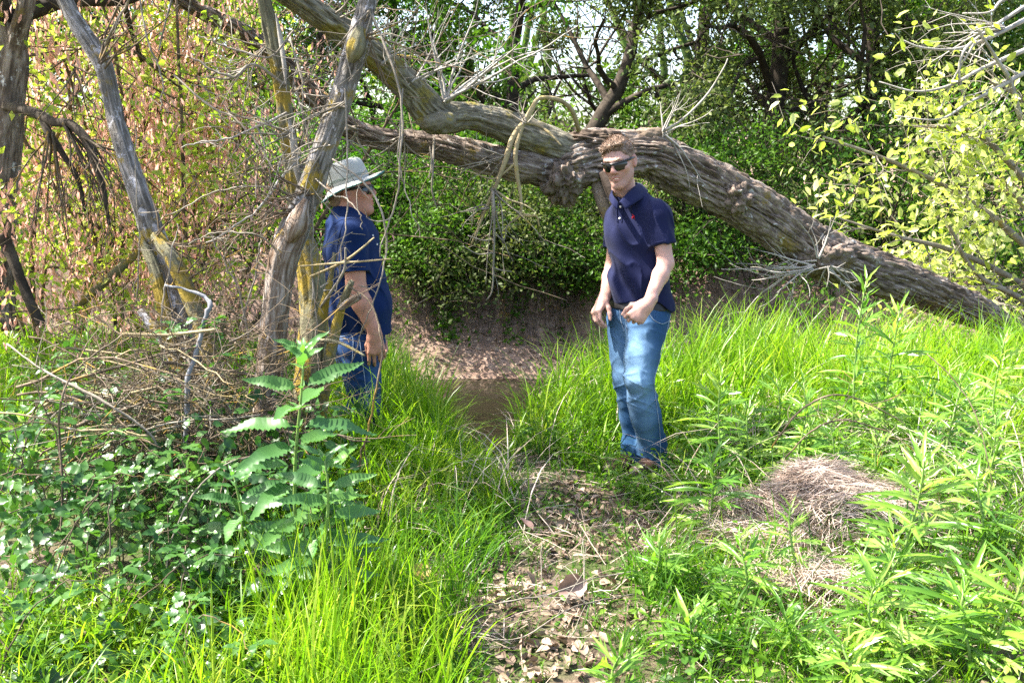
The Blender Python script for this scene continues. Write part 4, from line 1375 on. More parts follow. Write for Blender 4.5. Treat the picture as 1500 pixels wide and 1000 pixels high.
def rotm(yaw, pitch, roll):
    """columns: the person's left, back, up; yaw 0 faces the camera (-y), positive turns towards +x; pitch > 0 looks up; roll > 0 tips the head to image right"""
    cy_, sy_ = math.cos(yaw), math.sin(yaw)
    Rz = np.array([[cy_, -sy_, 0], [sy_, cy_, 0], [0, 0, 1]])
    cp, sp = math.cos(pitch), math.sin(pitch)
    Rx = np.array([[1, 0, 0], [0, cp, sp], [0, -sp, cp]])
    cr, sr = math.cos(roll), math.sin(roll)
    Ry = np.array([[cr, 0, sr], [0, 1, 0], [-sr, 0, cr]])
    return Rz @ Rx @ Ry


def wrap_tube(name, bv, pixels, r, mat, root, n=30, off=.002, sides=5):
    """a thin line (stitching, hem) laid on the surface that the pixels see"""
    P = []
    for px, py in spline(np.array(pixels, float), n):
        hit = bv.ray_cast(Vector(CAM), Vector(ray(px, py)))
        if hit[0] is not None:
            P.append(np.array(hit[0]) + np.array(hit[1]) * off)
    if len(P) < 3: return None
    mb = MB()
    mb.tube(np.array(P), r, sides)
    return mb.build(name, mat, root, True)


def surf(bv, px, py):
    h = bv.ray_cast(Vector(CAM), Vector(ray(px, py)))
    return (None, None) if h[0] is None else (np.array(h[0]), np.array(h[1]))


def glasses(root, W, Rm, sc=1.0, wrap=.030):
    """wrap-round sunglasses: frame front, two lenses, two temples"""
    def sheet(x0, x1, z0, z1, y0, name, mat, par, th=.004, inset=0.0, taper=0.0):
        n, k = 36, 6
        V = []
        for side in (0, 1):
            for i in range(n + 1):
                x = x0 + (x1 - x0) * i / n
                e = min(1, (1 - abs(2 * i / n - 1)) * 3.2) ** .6
                for j in range(k + 1):
                    t = j / k
                    lo = z0 + (1 - e) * (z1 - z0) * .30 + taper * abs(x) * 1.0
                    hi = z1 - (1 - e) * (z1 - z0) * .15
                    z = lo + (hi - lo) * t
                    y = y0 + 9.0 * x * x + (x / .07) ** 4 * .008 + (th if side else 0) - .003 * math.sin(math.pi * t)
                    V.append(W(x, y, z))
        F = []
        m_ = k + 1; o_ = (n + 1) * m_
        for i in range(n):
            for j in range(k):
                a = i * m_ + j
                F.append((a, a + m_, a + m_ + 1, a + 1))
                F.append((o_ + a, o_ + a + 1, o_ + a + m_ + 1, o_ + a + m_))
        for i in range(n):
            a = i * m_
            F.append((a, o_ + a, o_ + a + m_, a + m_))
            b = a + k
            F.append((b, b + m_, o_ + b + m_, o_ + b))
        for j in range(k):
            F.append((j, j + 1, o_ + j + 1, o_ + j))
            a = n * m_ + j
            F.append((a, o_ + a, o_ + a + 1, a + 1))
        mb = MB(); mb.add(V, F)
        return mb.build(name, mat, par, True)
    g_ = sheet(-.073, .073, .010, .020, -.113, 'sunglasses', M['frame'], root, .006)
    for sx in (-1, 1):
        a, b = (sx * .010, sx * .066)
        sheet(min(a, b), max(a, b), -.027, .014, -.1125, 'lens', M['lens'], g_, .003, 0, .05)
        mb = MB()
        mb.tube(np.array([W(sx * .070, -.062, .014), W(sx * .079, -.035, .013), W(sx * .083, .000, .010), W(sx * .083, .018, .006), W(sx * .082, .03, -.008)]), [.006, .0055, .004, .003, .003], 8)
        mb.build('temple', M['frame'], g_, True)
    mb = MB()
    mb.tube(np.array([W(-.010, -.1115, .010), W(0, -.1145, .013), W(.010, -.1115, .010)]), .0035, 8)
    mb.build('bridge', M['frame'], g_, True)
    return g_


def face_attr(W, Rm, c, beard=.35, sc=1.0):
    def f(V):
        q = (V - c) @ Rm / sc
        on = np.linalg.norm(q, axis=1) < .17
        ch = np.exp(-(((np.abs(q[:, 0]) - .042) / .02) ** 2 + ((q[:, 2] + .028) / .022) ** 2)) * (q[:, 1] < -.03)
        no = np.exp(-((q[:, 0] / .016) ** 2 + ((q[:, 2] + .025) / .02) ** 2)) * (q[:, 1] < -.09)
        er = (np.abs(q[:, 0]) > .074) * 1.0
        lips = np.exp(-((q[:, 0] / .021) ** 4 + ((q[:, 2] + .0655) / .0115) ** 4)) * (q[:, 1] < -.08)
        fl = np.clip(.5 * ch + .5 * no + .45 * er + 1.0 * lips, 0, 1) * on
        be = beard * sm(-.030, -.055, q[:, 2] - .25 * np.maximum(0, q[:, 1] + .0)) * (q[:, 1] < .02) * (np.linalg.norm(q * np.array((1, 1, .75)), axis=1) < .125) * (1 - np.clip(lips * 1.2, 0, 1))
        return {'flush': fl, 'beard': be}
    return f
# ------------------------------------------------------------------ the man in the navy polo and faded jeans
Y1 = 4.75
def J1(px, py, dy=0.0):
    return at(px, py, Y1 + dy)
foot = J1(940, 688)
root1 = person('person', 'man in navy polo and faded jeans with dark sunglasses standing under the fallen trunk', foot[0], foot[1], foot[2])
lo, hi = J1(850, 705, -.5), J1(1010, 190, .35)
lo = np.array((lo[0], Y1 - .55, foot[2] - .12)); hi = np.array((hi[0] + .1, Y1 + .40, hi[2] + .04))
Rt = rotm(R(-42), 0, 0)                       # torso faces the left of the picture
Rh = rotm(R(-24), R(-14), R(-9))
hc = J1(907, 237, -.05)
ls, le, lw = J1(964, 316, -.10), J1(975, 386, -.15), J1(949, 445, -.29)
rsd, re, rw = J1(906, 318, .13), J1(897, 392, .17), J1(884, 439, .02)
# body
b = SDF(lo, hi, .0040)
HS1 = .90
W1 = head(b, hc, Rh, HS1)
b.chain([W1(0, .022, -.055), J1(913, 275, 0), J1(925, 300, .03)], [.050, .048, .064], .03)
b.ell(J1(931, 345, .02), (.145, .095, .16), Rt, .05)
b.ell(J1(938, 410, .02), (.135, .10, .14), Rt, .05)
b.ell(J1(938, 458, .02), (.125, .09, .09), Rt, .05)
b.chain([ls, le], [.047, .037], .03)
b.chain([le, le + (lw - le) * .3, lw], [.0365, .037, .0245], .02)
b.chain([rsd, re, re + (rw - re) * .3, rw], [.044, .035, .036, .0235], .02)
b.chain([J1(913, 462, .05), J1(916, 556, 0), J1(930, 668, .02)], [.066, .040, .034], .03)
b.chain([J1(950, 462, -.05), J1(937, 555, -.16), J1(955, 678, -.02)], [.070, .044, .036], .03)
# left hand: loose fist, back of the hand to the camera, thumb towards the picture's left
d = J1(925, 472, -.31) - lw
hand(b, lw, d, np.array((.25, -.9, .35)), 1, [(62, 70, 45), (68, 78, 45), (72, 80, 45), (74, 80, 45)], 1.02, ((.75, .55, -.35), (.95, .15, -.3), (1, -.05, -.25)), .1)
# right hand: hanging, fingers curled round loosely, seen from the thumb side
d = J1(872, 461, -.04) - rw
hand(b, rw, d, np.array((-.80, -.45, .25)), -1, [(30, 38, 25), (38, 42, 28), (44, 44, 30), (48, 46, 30)], .98, ((.75, .5, -.6), (.85, .15, -.65), (.9, .0, -.6)), .1)
body1, V, F = sdf_obj('body', b, M['skin_fair'], root1, face_attr(W1, Rh, hc, .5, HS1))
bb = BVHTree.FromPolygons([tuple(v) for v in V], [tuple(f) for f in F])

# shirt
s = SDF(lo, hi, .0048)
s.chain([J1(918, 287, .01), J1(926, 303, .03)], [.062, .080], .03)
s.ell(J1(931, 345, .02), (.168, .112, .165), Rt, .05)
s.ell(J1(936, 405, .02), (.160, .122, .16), Rt, .06)
s.ell(J1(941, 450, .03), (.176, .128, .14), Rt, .06)
s.cone(J1(925, 303, .03), ls, .066, .060, .05)
s.cone(J1(925, 305, .03), rsd, .060, .052, .05)
sh = le + (ls - le) * .40
s.cone(ls, sh, .059, .060, .03, flat=True)
s.cone(rsd, re + (rsd - re) * .42, .056, .058, .03, flat=True)
ca_, cb_ = J1(925, 380, 0), J1(905, 444, 0)
s.near(lambda P: .015 * fbm(P * np.array((9, 9, 4.)) + .25 * vnoise(P * 5, 1)[:, None] * 3, 2, 90))
# slanting drag folds from the chest to the hem, towards the picture's left
s.near(lambda P: .008 * np.sin(((P[:, 0] - ca_[0]) * .92 + (P[:, 2] - ca_[2]) * .38 + .02 * vnoise(P * 4, 3)) * 62) * np.exp(-((P[:, 0] - ca_[0] + .06) / .10) ** 2) * sm(.22, .0, P[:, 2] - ca_[2]))
s.near(lambda P: .008 * (-(1 - np.abs(vnoise(np.stack([P[:, 0] * 13 + P[:, 2] * 5, P[:, 1] * 6, P[:, 2] * 3.5], -1) + .5 * vnoise(P * 5, 9)[:, None], 91))) ** 7))
s.below(lambda P: cb_[2] + .10 * (P[:, 0] - cb_[0]) * (P[:, 1] < Y1 + .02) - .05 * sm(-.02, .08, P[:, 0] - J1(960, 444)[0]) + .012 * vnoise(P * 9, 8) - P[:, 2])
# neck opening
s.cone(J1(917, 260, -.02), J1(921, 292, .01), .060, .056, .006, 'c')
s.cone(J1(908, 288, -.07), J1(907, 303, -.10), .028, .006, .004, 'c')
# keep to this side of the arms
shirt1, SV, SF = sdf_obj('shirt', s, M['navy'], root1)
sb = BVHTree.FromPolygons([tuple(v) for v in SV], [tuple(f) for f in SF])

# jeans
j = SDF(lo, hi, .0048)
wz = J1(930, 449)[2]
j.ell(J1(938, 462, .02), (.152, .118, .13), Rt, .04)
j.chain([J1(915, 468, .05), J1(917, 520, .03), J1(919, 556, 0), J1(926, 610, .02), J1(931, 650, .02), J1(931, 676, .01)], [.088, .074, .062, .058, .060, .067], .03)
j.chain([J1(948, 470, -.05), J1(940, 520, -.12), J1(937, 556, -.16), J1(946, 610, -.10), J1(955, 650, -.05), J1(958, 684, -.03)], [.094, .082, .067, .070, .066, .071], .022)
k2, k4 = J1(937, 560), J1(930, 480)
zk = lambda P: sm(.20, 0, np.abs(P[:, 2] - k2[2])) + sm(.25, 0, np.abs(P[:, 2] - foot[2] - .05)) + .7 * sm(.14, 0, np.abs(P[:, 2] - k4[2]))
j.near(lambda P: .010 * fbm(P * np.array((7., 7., 13.)), 3, 51) * (.35 + zk(P)))


def crease(P, f, s, ax):
    # narrow raised folds that run across the cloth where it bunches
    n = vnoise(np.stack([P[:, 0] * f[0], P[:, 1] * f[1], (P[:, 2] + ax * P[:, 0]) * f[2]], -1) + .6 * vnoise(P * 6, s + 1)[:, None], s)
    return -(1 - np.abs(n)) ** 7


j.near(lambda P: .009 * crease(P, (4., 4., 15.), 61, -.7) * np.minimum(1, zk(P)))
j.near(lambda P: .006 * crease(P, (7., 7., 24.), 66, .5) * np.minimum(1, zk(P)))
j.below(lambda P: P[:, 2] - wz)
j.below(lambda P: foot[2] + .025 - P[:, 2])


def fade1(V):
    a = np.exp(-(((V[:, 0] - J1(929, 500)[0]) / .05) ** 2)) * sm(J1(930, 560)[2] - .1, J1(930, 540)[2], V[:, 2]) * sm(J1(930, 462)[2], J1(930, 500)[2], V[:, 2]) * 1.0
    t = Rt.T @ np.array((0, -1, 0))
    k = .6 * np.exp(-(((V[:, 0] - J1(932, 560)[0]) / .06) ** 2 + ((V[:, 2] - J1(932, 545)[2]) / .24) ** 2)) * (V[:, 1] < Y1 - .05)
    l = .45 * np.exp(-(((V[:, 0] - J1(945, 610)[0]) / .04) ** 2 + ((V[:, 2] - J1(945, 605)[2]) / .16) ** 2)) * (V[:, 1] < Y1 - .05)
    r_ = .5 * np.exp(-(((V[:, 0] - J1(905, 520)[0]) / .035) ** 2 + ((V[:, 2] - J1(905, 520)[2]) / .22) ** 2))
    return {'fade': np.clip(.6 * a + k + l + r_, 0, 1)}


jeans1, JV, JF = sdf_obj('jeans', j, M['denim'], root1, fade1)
jb = BVHTree.FromPolygons([tuple(v) for v in JV], [tuple(f) for f in JF])
wrap_tube('seam', jb, [(983, 455), (974, 495), (965, 530), (958, 556), (961, 590), (966, 630), (968, 680)], .0016, M['thread'], jeans1, 60)
wrap_tube('stitching', jb, [(950, 457), (957, 468), (969, 474), (980, 470)], .0013, M['thread'], jeans1, 20)
wrap_tube('stitching', jb, [(908, 450), (910, 470), (915, 485)], .0022, M['thread'], jeans1, 20)
wrap_tube('stitching', jb, [(914, 450), (917, 470), (919, 486)], .0012, M['thread'], jeans1, 20)
wrap_tube('hem', jb, [(920, 674), (930, 677), (941, 675)], .003, M['denim'], jeans1, 14)
# belt
w = SDF(lo, hi, .0048)
w.ell(J1(938, 458, .02), (.160, .125, .15), Rt, .04)
w.below(lambda P: np.abs(P[:, 2] - (wz + .012)) - .021)
sdf_obj('belt', w, M['belt'], root1)
# collar: a raised fold round the neck, open at the throat
def fold(rows_in, rows_out, name, mat, root, th=.004):
    n = 28
    A = spline(np.array(rows_in), n); B = spline(np.array(rows_out), n)
    mb = MB()
    T_ = nrm(np.gradient(A, axis=0)); Nn = nrm(np.cross(T_, nrm(B - A)))
    rows = []
    for t in np.linspace(0, 1, 6):
        rows.append(A + (B - A) * t + Z * (.012 * math.sin(math.pi * t) * (1 - t)))
    Vv = np.concatenate(rows + [r_ + Nn * th for r_ in rows])
    k = len(rows)
    Fq = []
    for i in range(k - 1):
        for m_ in range(n - 1):
            a = i * n + m_
            Fq.append((a, a + 1, a + n + 1, a + n))
            c = k * n + a
            Fq.append((c, c + n, c + n + 1, c + 1))
    for i in (0, k - 1):
        for m_ in range(n - 1):
            a = i * n + m_; c = k * n + a
            Fq.append((a, c, c + 1, a + 1) if i == 0 else (a, a + 1, c + 1, c))
    for m_ in (0, n - 1):
        for i in range(k - 1):
            a = i * n + m_; c = k * n + a
            Fq.append((a, a + n, c + n, c) if m_ == 0 else (a, c, c + n, a + n))
    mb.add(Vv, Fq)
    return mb.build(name, mat, root, True)


fold([J1(907, 296, -.125), J1(917, 284, -.095), J1(929, 273, -.03), J1(935, 268, .06), J1(925, 268, .11)],
     [J1(917, 306, -.150), J1(930, 297, -.135), J1(944, 288, -.06), J1(949, 278, .07), J1(930, 278, .15)], 'collar', M['navy'], shirt1)
fold([J1(906, 297, -.125), J1(900, 289, -.10), J1(898, 281, -.04), J1(904, 275, .04), J1(922, 269, .10)],
     [J1(904, 308, -.145), J1(897, 300, -.13), J1(893, 290, -.05), J1(899, 281, .06), J1(922, 278, .14)], 'collar', M['navy'], shirt1)
wrap_tube('placket', sb, [(904, 302), (904, 315), (905, 326)], .003, M['navy'], shirt1, 14, .001)
wrap_tube('placket', sb, [(913, 303), (912, 315), (911, 326)], .003, M['navy'], shirt1, 14, .001)
for py in (303, 320):
    p_, n_ = surf(sb, 909 if py == 303 else 908, py)
    if p_ is not None:
        mb = MB(); mb.tube(np.array([p_ - n_ * .001, p_ + n_ * .0035]), [.0058, .005], 12)
        mb.build('button', M['button'], shirt1, True)
# sleeve hems
ax = nrm(sh - ls)
for c_, a_, r_ in ((sh, ax, .0615), (re + (rsd - re) * .42, nrm(re - rsd), .0585)):
    u_ = nrm(np.cross(a_, (0, 1, .1))); v_ = np.cross(a_, u_)
    an = np.linspace(0, 2 * math.pi, 40)
    mb = MB(); mb.tube(c_ - a_ * .006 + np.cos(an)[:, None] * u_ * r_ + np.sin(an)[:, None] * v_ * r_, .0035, 6, False)
    mb.build('sleeve_hem', M['navy'], shirt1, True)
# the little red rider stitched on the chest, as a raised shape of a few strokes
p_, n_ = surf(sb, 928, 318)
if p_ is not None:
    u_ = nrm(np.cross(Z, n_)); v_ = np.cross(n_, u_)
    mb = MB()
    k = .0085
    for pts, r_ in (([(-.9, -.2), (0, .0), (.8, .1)], .30), ([(.8, .1), (1.1, .7)], .22), ([(0, .1), (-.1, .9), (-.1, 1.3)], .26), ([(-.1, .9), (-.8, 1.5)], .10),
                    ([(-.7, -.2), (-1.0, -1.2)], .14), ([(.5, 0), (.9, -1.1)], .14), ([(-.9, -.1), (-1.2, -.6)], .10)):
        mb.tube(np.array([p_ + n_ * .0015 + (u_ * a_ + v_ * b_) * k for a_, b_ in pts]), r_ * k, 6)
    mb.build('emblem', M['emblem'], shirt1, True)
# sunglasses, hair, mouth
glasses(root1, W1, Rh)
h = SDF(hc - .2, hc + .2, .0042)
h.ell(W1(0, .016, .036), np.array((.0800, .100, .097)) * HS1, Rh, 0)
h.ell(W1(.006, -.040, .102), np.array((.053, .044, .014)) * HS1, Rh, .02)
h.ell(W1(-.03, -.045, .085), np.array((.033, .038, .022)) * HS1, Rh, .02)
P = h.grid()
q = (P - hc) @ Rh / HS1
zl = np.interp(q[..., 1], [-.12, -.085, -.060, -.038, -.022, -.012, .03, .06, .12], [.092, .086, .066, .020, -.016, .020, .016, -.05, -.085])
tp = np.exp(-(np.abs(q[..., 0]) / .055) ** 4) * 0
cut = (zl - q[..., 2])
h.a = np.maximum(h.a, cut * .8).astype(np.float32)
h.a += (.0075 * fbm(q * np.array((42, 42, 30.)), 2, 7) * (np.abs(h.a) < .03) * sm(.0, .05, q[..., 2])).astype(np.float32)
hair1, HV, HF = sdf_obj('hair', h, M['hair'], root1)
g = np.random.RandomState(31)
sel = HV[g.randint(0, len(HV), 8500)]
ql = (sel - hc) @ Rh / HS1
ok = (ql[:, 2] > .035) | (ql[:, 1] > -.02)
sel, ql = sel[ok], ql[ok]
dirl = nrm(ql * np.array((1, 1, 1.)) + np.array((0, .0, .0)))
cmb = dirl * .18 + np.stack([-.5 + .6 * g.normal(size=len(sel)), -.55 + .4 * g.normal(size=len(sel)), .25 + .4 * g.normal(size=len(sel))], -1) * sm(.03, .08, ql[:, 2])[:, None] + np.array((0, .5, -.9)) * sm(.05, -.02, ql[:, 2])[:, None]
T = (nrm(cmb)) @ Rh.T
STR = (np.array([(0, -.5, 0), (0, .5, 0), (.5, .35, .10), (.5, -.35, .10), (1, 0, .02)]), [np.array([(0, 1, 2, 3)]), np.array([(3, 2, 4)])])
V_, F_ = inst(*STR, sel - (dirl @ Rh.T) * .003, T, (dirl @ Rh.T), (.009 + .010 * g.rand(len(sel))) * (.45 + .55 * sm(.0, .07, ql[:, 2])), .0026)
MB().add(V_, *F_).build('hair_strands', M['hair'], hair1)
hair1.children[0]['kind'] = 'stuff'
mb = MB(); mb.tube(np.array([W1(-.013, -.0925, -.0655), W1(0, -.0985, -.0652), W1(.013, -.0925, -.0655)]), .0032, 6)
mb.build('teeth', M['teeth'], root1, True)
for sx in (-1, 1):
    mb = MB(); mb.tube(np.array([W1(sx * .013, -.104, .026), W1(sx * .030, -.100, .031), W1(sx * .046, -.084, .028)]), [.003, .0038, .002], 6)
    mb.build('eyebrow', M['hair'], root1, True)
# shoes
for (px, py, dy, a) in ((925, 686, .0, -50), (956, 691, -.05, -38)):
    c_ = J1(px, py, dy); c_[2] = foot[2]
    f_ = np.array((math.sin(R(a)), -math.cos(R(a)), 0)); l_ = np.array((-f_[1], f_[0], 0))
    sh_ = SDF(c_ - .25, c_ + .25, .006)
    sh_.chain([c_ - f_ * .06 + Z * .045, c_ + f_ * .05 + Z * .040, c_ + f_ * .14 + Z * .030, c_ + f_ * .17 + Z * .026], [.043, .045, .042, .032], .03)
    sh_.cone(c_ - f_ * .03 + Z * .05, c_ - f_ * .02 + Z * .11, .043, .044, .03)
    sh_.below(lambda P: foot[2] - .005 - P[:, 2])
    so, _, _ = sdf_obj('shoe', sh_, M['shoe'], root1)
# ------------------------------------------------------------------ the man in the brimmed hat, in profile
Y2 = 4.9
def J2(px, py, dy=0.0):
    return at(px, py, Y2 + dy)
fz = -.17
f2 = J2(535, 690)
root2 = person('person', 'man in profile with pale brimmed hat, blue polo and jeans beside the mossy stems', f2[0], Y2, fz)
lo = np.array((J2(455, 400)[0], Y2 - .36, fz - .03)); hi = np.array((J2(600, 400)[0], Y2 + .36, J2(520, 225)[2]))
Rt = rotm(R(88), 0, 0)
Rh = rotm(R(90), R(9), 0)
hc = J2(514, 281)
sh_n, el_n, wr_n = J2(516, 342, -.17), J2(522, 425, -.20), J2(549, 488, -.20)
sh_f, el_f, wr_f = J2(520, 342, .17), J2(526, 425, .20), J2(548, 485, .22)
b = SDF(lo, hi, .0050)
W2 = head(b, hc, Rh, .97)
b.chain([W2(0, .03, -.05), J2(512, 312), J2(510, 328)], [.060, .060, .075], .03)
b.chain([J2(526, 302), J2(520, 318)], [.040, .05], .03)
b.ell(J2(513, 365), (.165, .115, .16), Rt, .05)
b.ell(J2(522, 430), (.15, .130, .16), Rt, .05)
b.ell(J2(522, 490), (.13, .10, .08), Rt, .05)
b.chain([sh_n, el_n], [.055, .048], .03)
b.chain([el_n, el_n + (wr_n - el_n) * .3, wr_n], [.0465, .0475, .028], .02)
b.chain([sh_f, el_f, wr_f], [.055, .045, .028], .02)
for dy in (-.09, .09):
    b.chain([J2(522, 505, dy), J2(533, 590, dy), J2(538, 680, dy)], [.075, .048, .036], .03)
d = J2(551, 514, -.20) - wr_n
hand(b, wr_n, d, np.array((.12, -1, 0)), 1, [(18, 22, 15), (22, 26, 18), (26, 30, 20), (30, 32, 22)], 1.04, ((.85, .4, -.3), (.95, .1, -.25), (1, .0, -.2)), .16, .027)
d = J2(560, 512, .22) - wr_f
hand(b, wr_f, d, np.array((.3, 1, 0)), -1, [(20, 24, 15), (24, 26, 18), (26, 30, 20), (30, 32, 22)], 1.0, ((.85, .4, -.3), (.95, .1, -.25), (1, .0, -.2)), .12, .027)
sdf_obj('body', b, M['skin_ruddy'], root2, face_attr(W2, Rh, hc, .22))
# shirt
s = SDF(lo, hi, .0050)
s.chain([J2(509, 318), J2(508, 330)], [.078, .095], .04)
s.ell(J2(514, 362), (.185, .132, .155), Rt, .05)
s.ell(J2(522, 410), (.172, .147, .14), Rt, .06)
s.ell(J2(527, 450), (.176, .152, .12), Rt, .06)
s.cone(J2(526, 450), J2(530, 500), .142, .155, .05)
s.cone(J2(511, 330), sh_n, .075, .066, .05)
s.cone(J2(511, 330), sh_f, .075, .066, .05)
for a_, c_ in ((sh_n, el_n), (sh_f, el_f)):
    s.cone(a_, a_ + (c_ - a_) * .66, .067, .068, .03, flat=True)
q0, h0, n0 = J2(545, 430), J2(535, 491), J2(520, 302)
s.near(lambda P: .017 * fbm(P * np.array((8, 8, 3.5)), 3, 190))
s.near(lambda P: .006 * np.sin(((P[:, 0] - q0[0]) * .95 - (P[:, 2] - q0[2]) * .12 + .03 * vnoise(P * 4, 4)) * 55) * sm(.05, -.2, P[:, 2] - q0[2]))
s.near(lambda P: .008 * (-(1 - np.abs(vnoise(np.stack([P[:, 0] * 11 + P[:, 2] * 4, P[:, 1] * 6, P[:, 2] * 3.5], -1) + .5 * vnoise(P * 5, 19)[:, None], 191))) ** 7))
s.below(lambda P: h0[2] + .16 * (P[:, 0] - h0[0]) + .012 * vnoise(P * 9, 8) - P[:, 2])
s.cone(J2(530, 285), J2(519, 322), .066, .060, .006, 'c')
shirt2, SV, SF = sdf_obj('shirt', s, M['blue_polo'], root2)
sb2 = BVHTree.FromPolygons([tuple(v) for v in SV], [tuple(f) for f in SF])
wrap_tube('shoulder_seam', sb2, [(505, 322), (497, 345), (494, 372), (497, 395)], .0012, M['blue_polo'], shirt2, 24, .0015)
n_c = [J2(541, 326, 0), J2(531, 320, -.07), J2(513, 311, -.085), J2(499, 304, -.03), J2(497, 303, .03), J2(512, 309, .085), J2(530, 320, .07), J2(541, 326, .01)]
o_c = [J2(550, 342, 0), J2(536, 337, -.10), J2(514, 325, -.115), J2(494, 317, -.04), J2(493, 316, .04), J2(514, 325, .115), J2(534, 337, .10), J2(550, 342, .01)]
fold(n_c, o_c, 'collar', M['blue_polo'], shirt2)
for a_, c_ in ((sh_n, el_n), (sh_f, el_f)):
    ax = nrm(c_ - a_); e_ = a_ + (c_ - a_) * .655
    u_ = nrm(np.cross(ax, (0, 1, .1))); v_ = np.cross(ax, u_)
    an = np.linspace(0, 2 * math.pi, 40)
    mb = MB(); mb.tube(e_ + np.cos(an)[:, None] * u_ * .068 + np.sin(an)[:, None] * v_ * .068, .0035, 6, False)
    mb.build('sleeve_hem', M['blue_polo'], shirt2, True)
for (px, py) in ((548, 345), (554, 358)):
    p_, n_ = surf(sb2, px - 2, py)
    if p_ is not None:
        mb = MB(); mb.tube(np.array([p_ - n_ * .001, p_ + n_ * .0035]), [.0056, .005], 12)
        mb.build('button', M['button'], shirt2, True)
# jeans
j = SDF(lo, hi, .0050)
j.ell(J2(524, 500), (.165, .137, .13), Rt, .04)
for dy in (-.09, .09):
    j.chain([J2(523, 510, dy), J2(531, 555, dy), J2(535, 592, dy), J2(538, 640, dy), J2(539, 700, dy)], [.110, .086, .074, .068, .072], .025)
k0, k1, k3 = J2(535, 595)[2], J2(530, 530)[2], J2(525, 480)[2]
zk = lambda P: sm(.2, 0, np.abs(P[:, 2] - k0)) + .8 * sm(.12, 0, np.abs(P[:, 2] - k1)) + sm(.25, 0, P[:, 2] - fz - .05)
j.near(lambda P: .013 * fbm(P * np.array((7., 7., 15.)), 3, 151) * (.4 + zk(P)))
j.near(lambda P: .009 * crease(P, (4., 4., 15.), 161, -.5) * np.minimum(1, zk(P)))
j.near(lambda P: .006 * crease(P, (7., 7., 24.), 166, .5) * np.minimum(1, zk(P)))
j.below(lambda P: P[:, 2] - k3)
j.below(lambda P: fz + .025 - P[:, 2])


def fade2(V):
    k = .8 * np.exp(-(((V[:, 0] - J2(555, 560)[0]) / .035) ** 2 + ((V[:, 2] - J2(555, 555)[2]) / .2) ** 2))
    l = .6 * np.exp(-(((V[:, 0] - J2(500, 525)[0]) / .04) ** 2 + ((V[:, 2] - J2(500, 520)[2]) / .09) ** 2))
    return {'fade': np.clip(k + l, 0, 1)}


jeans2, JV, JF = sdf_obj('jeans', j, M['denim_dark'], root2, fade2)
jb2 = BVHTree.FromPolygons([tuple(v) for v in JV], [tuple(f) for f in JF])
wrap_tube('seam', jb2, [(526, 492), (531, 530), (536, 570), (540, 610), (542, 660)], .0016, M['thread'], jeans2, 50)
wrap_tube('pocket_stitching', jb2, [(490, 494), (503, 493), (516, 492), (517, 515), (515, 535)], .0014, M['thread'], jeans2, 40)
wrap_tube('pocket_stitching', jb2, [(490, 498), (503, 497), (515, 496)], .0012, M['thread'], jeans2, 20)
# hat: crown and brim in the hat's own tilted frame
Rhat = rotm(R(90), R(18), 0)
ho = J2(517, 273)
HW = lambda x, y, z: ho + Rhat @ np.array((x, y, z))
n = 72
an = np.arange(n) * 2 * math.pi / n


def rings(rows, name, mat, par, close=True):
    V = []
    for (ra, rb, z, yo, fn) in rows:
        for a in an:
            x, y = math.sin(a) * rb, -math.cos(a) * ra + yo
            V.append(HW(x, y, z + (fn(a) if fn else 0)))
    k = len(rows)
    i = np.arange(k - 1)[:, None] * n; jx = np.arange(n)[None]
    Fq = np.stack([i + jx, i + (jx + 1) % n, i + n + (jx + 1) % n, i + n + jx], -1).reshape(-1, 4)
    mb = MB(); mb.add(V, Fq)
    return mb.build(name, mat, par, True)


wr = lambda amp, f, ph: (lambda a: amp * math.sin(f * a + ph))
crown = rings([(.102, .090, .020, .012, None), (.103, .091, .035, .012, wr(.0015, 7, 0)), (.1035, .0915, .042, .012, wr(.002, 6, 1)), (.101, .090, .060, .012, wr(.002, 5, 2)), (.099, .088, .085, .013, wr(.003, 4, 0)), (.095, .085, .105, .014, wr(.003, 5, 1)),
               (.090, .080, .117, .015, wr(.002, 4, 2)), (.080, .071, .1255, .016, wr(.002, 3, 0)), (.055, .048, .1305, .016, None), (.02, .018, .132, .016, None), (.001, .001, .132, .016, None)], 'hat', M['hat'], root2)
sag = lambda k: (lambda a: k * (.004 * math.cos(a) ** 2 * (1 if math.cos(a) > 0 else .2) - .022 * abs(math.sin(a)) - (.045 if math.cos(a) < 0 else 0) * math.cos(a) ** 2))
rings([(.100, .088, .0225, .012, None), (.118, .106, .0225, .012, sag(.35)), (.138, .124, .022, .011, sag(.7)), (.166, .142, .021, .000, sag(1.0))], 'brim', M['hat'], crown)
rings([(.166, .142, .0165, .000, sag(1.0)), (.138, .124, .0175, .011, sag(.7)), (.118, .106, .018, .012, sag(.35)), (.100, .088, .018, .012, None)], 'brim_lining', M['hat_under'], crown)
mb = MB()
E_ = np.array([HW(math.sin(a) * .1435, -math.cos(a) * .1675 + .000, .019 + sag(1.0)(a)) for a in np.append(an, an[0])])
mb.tube(E_, .0032, 6, False)
mb.build('brim_piping', M['hat_edge'], crown, True)
for z_, r_ in ((.040, .1045), (.047, .1040)):
    E_ = np.array([HW(math.sin(a) * r_ * .885, -math.cos(a) * r_ + .012, z_ + .002 * math.sin(6 * a + 1)) for a in np.append(an, an[0])])
    mb = MB(); mb.tube(E_, .0016, 5, False); mb.build('hat_seam', M['hat_under'], crown, True)
glasses(root2, W2, Rh)
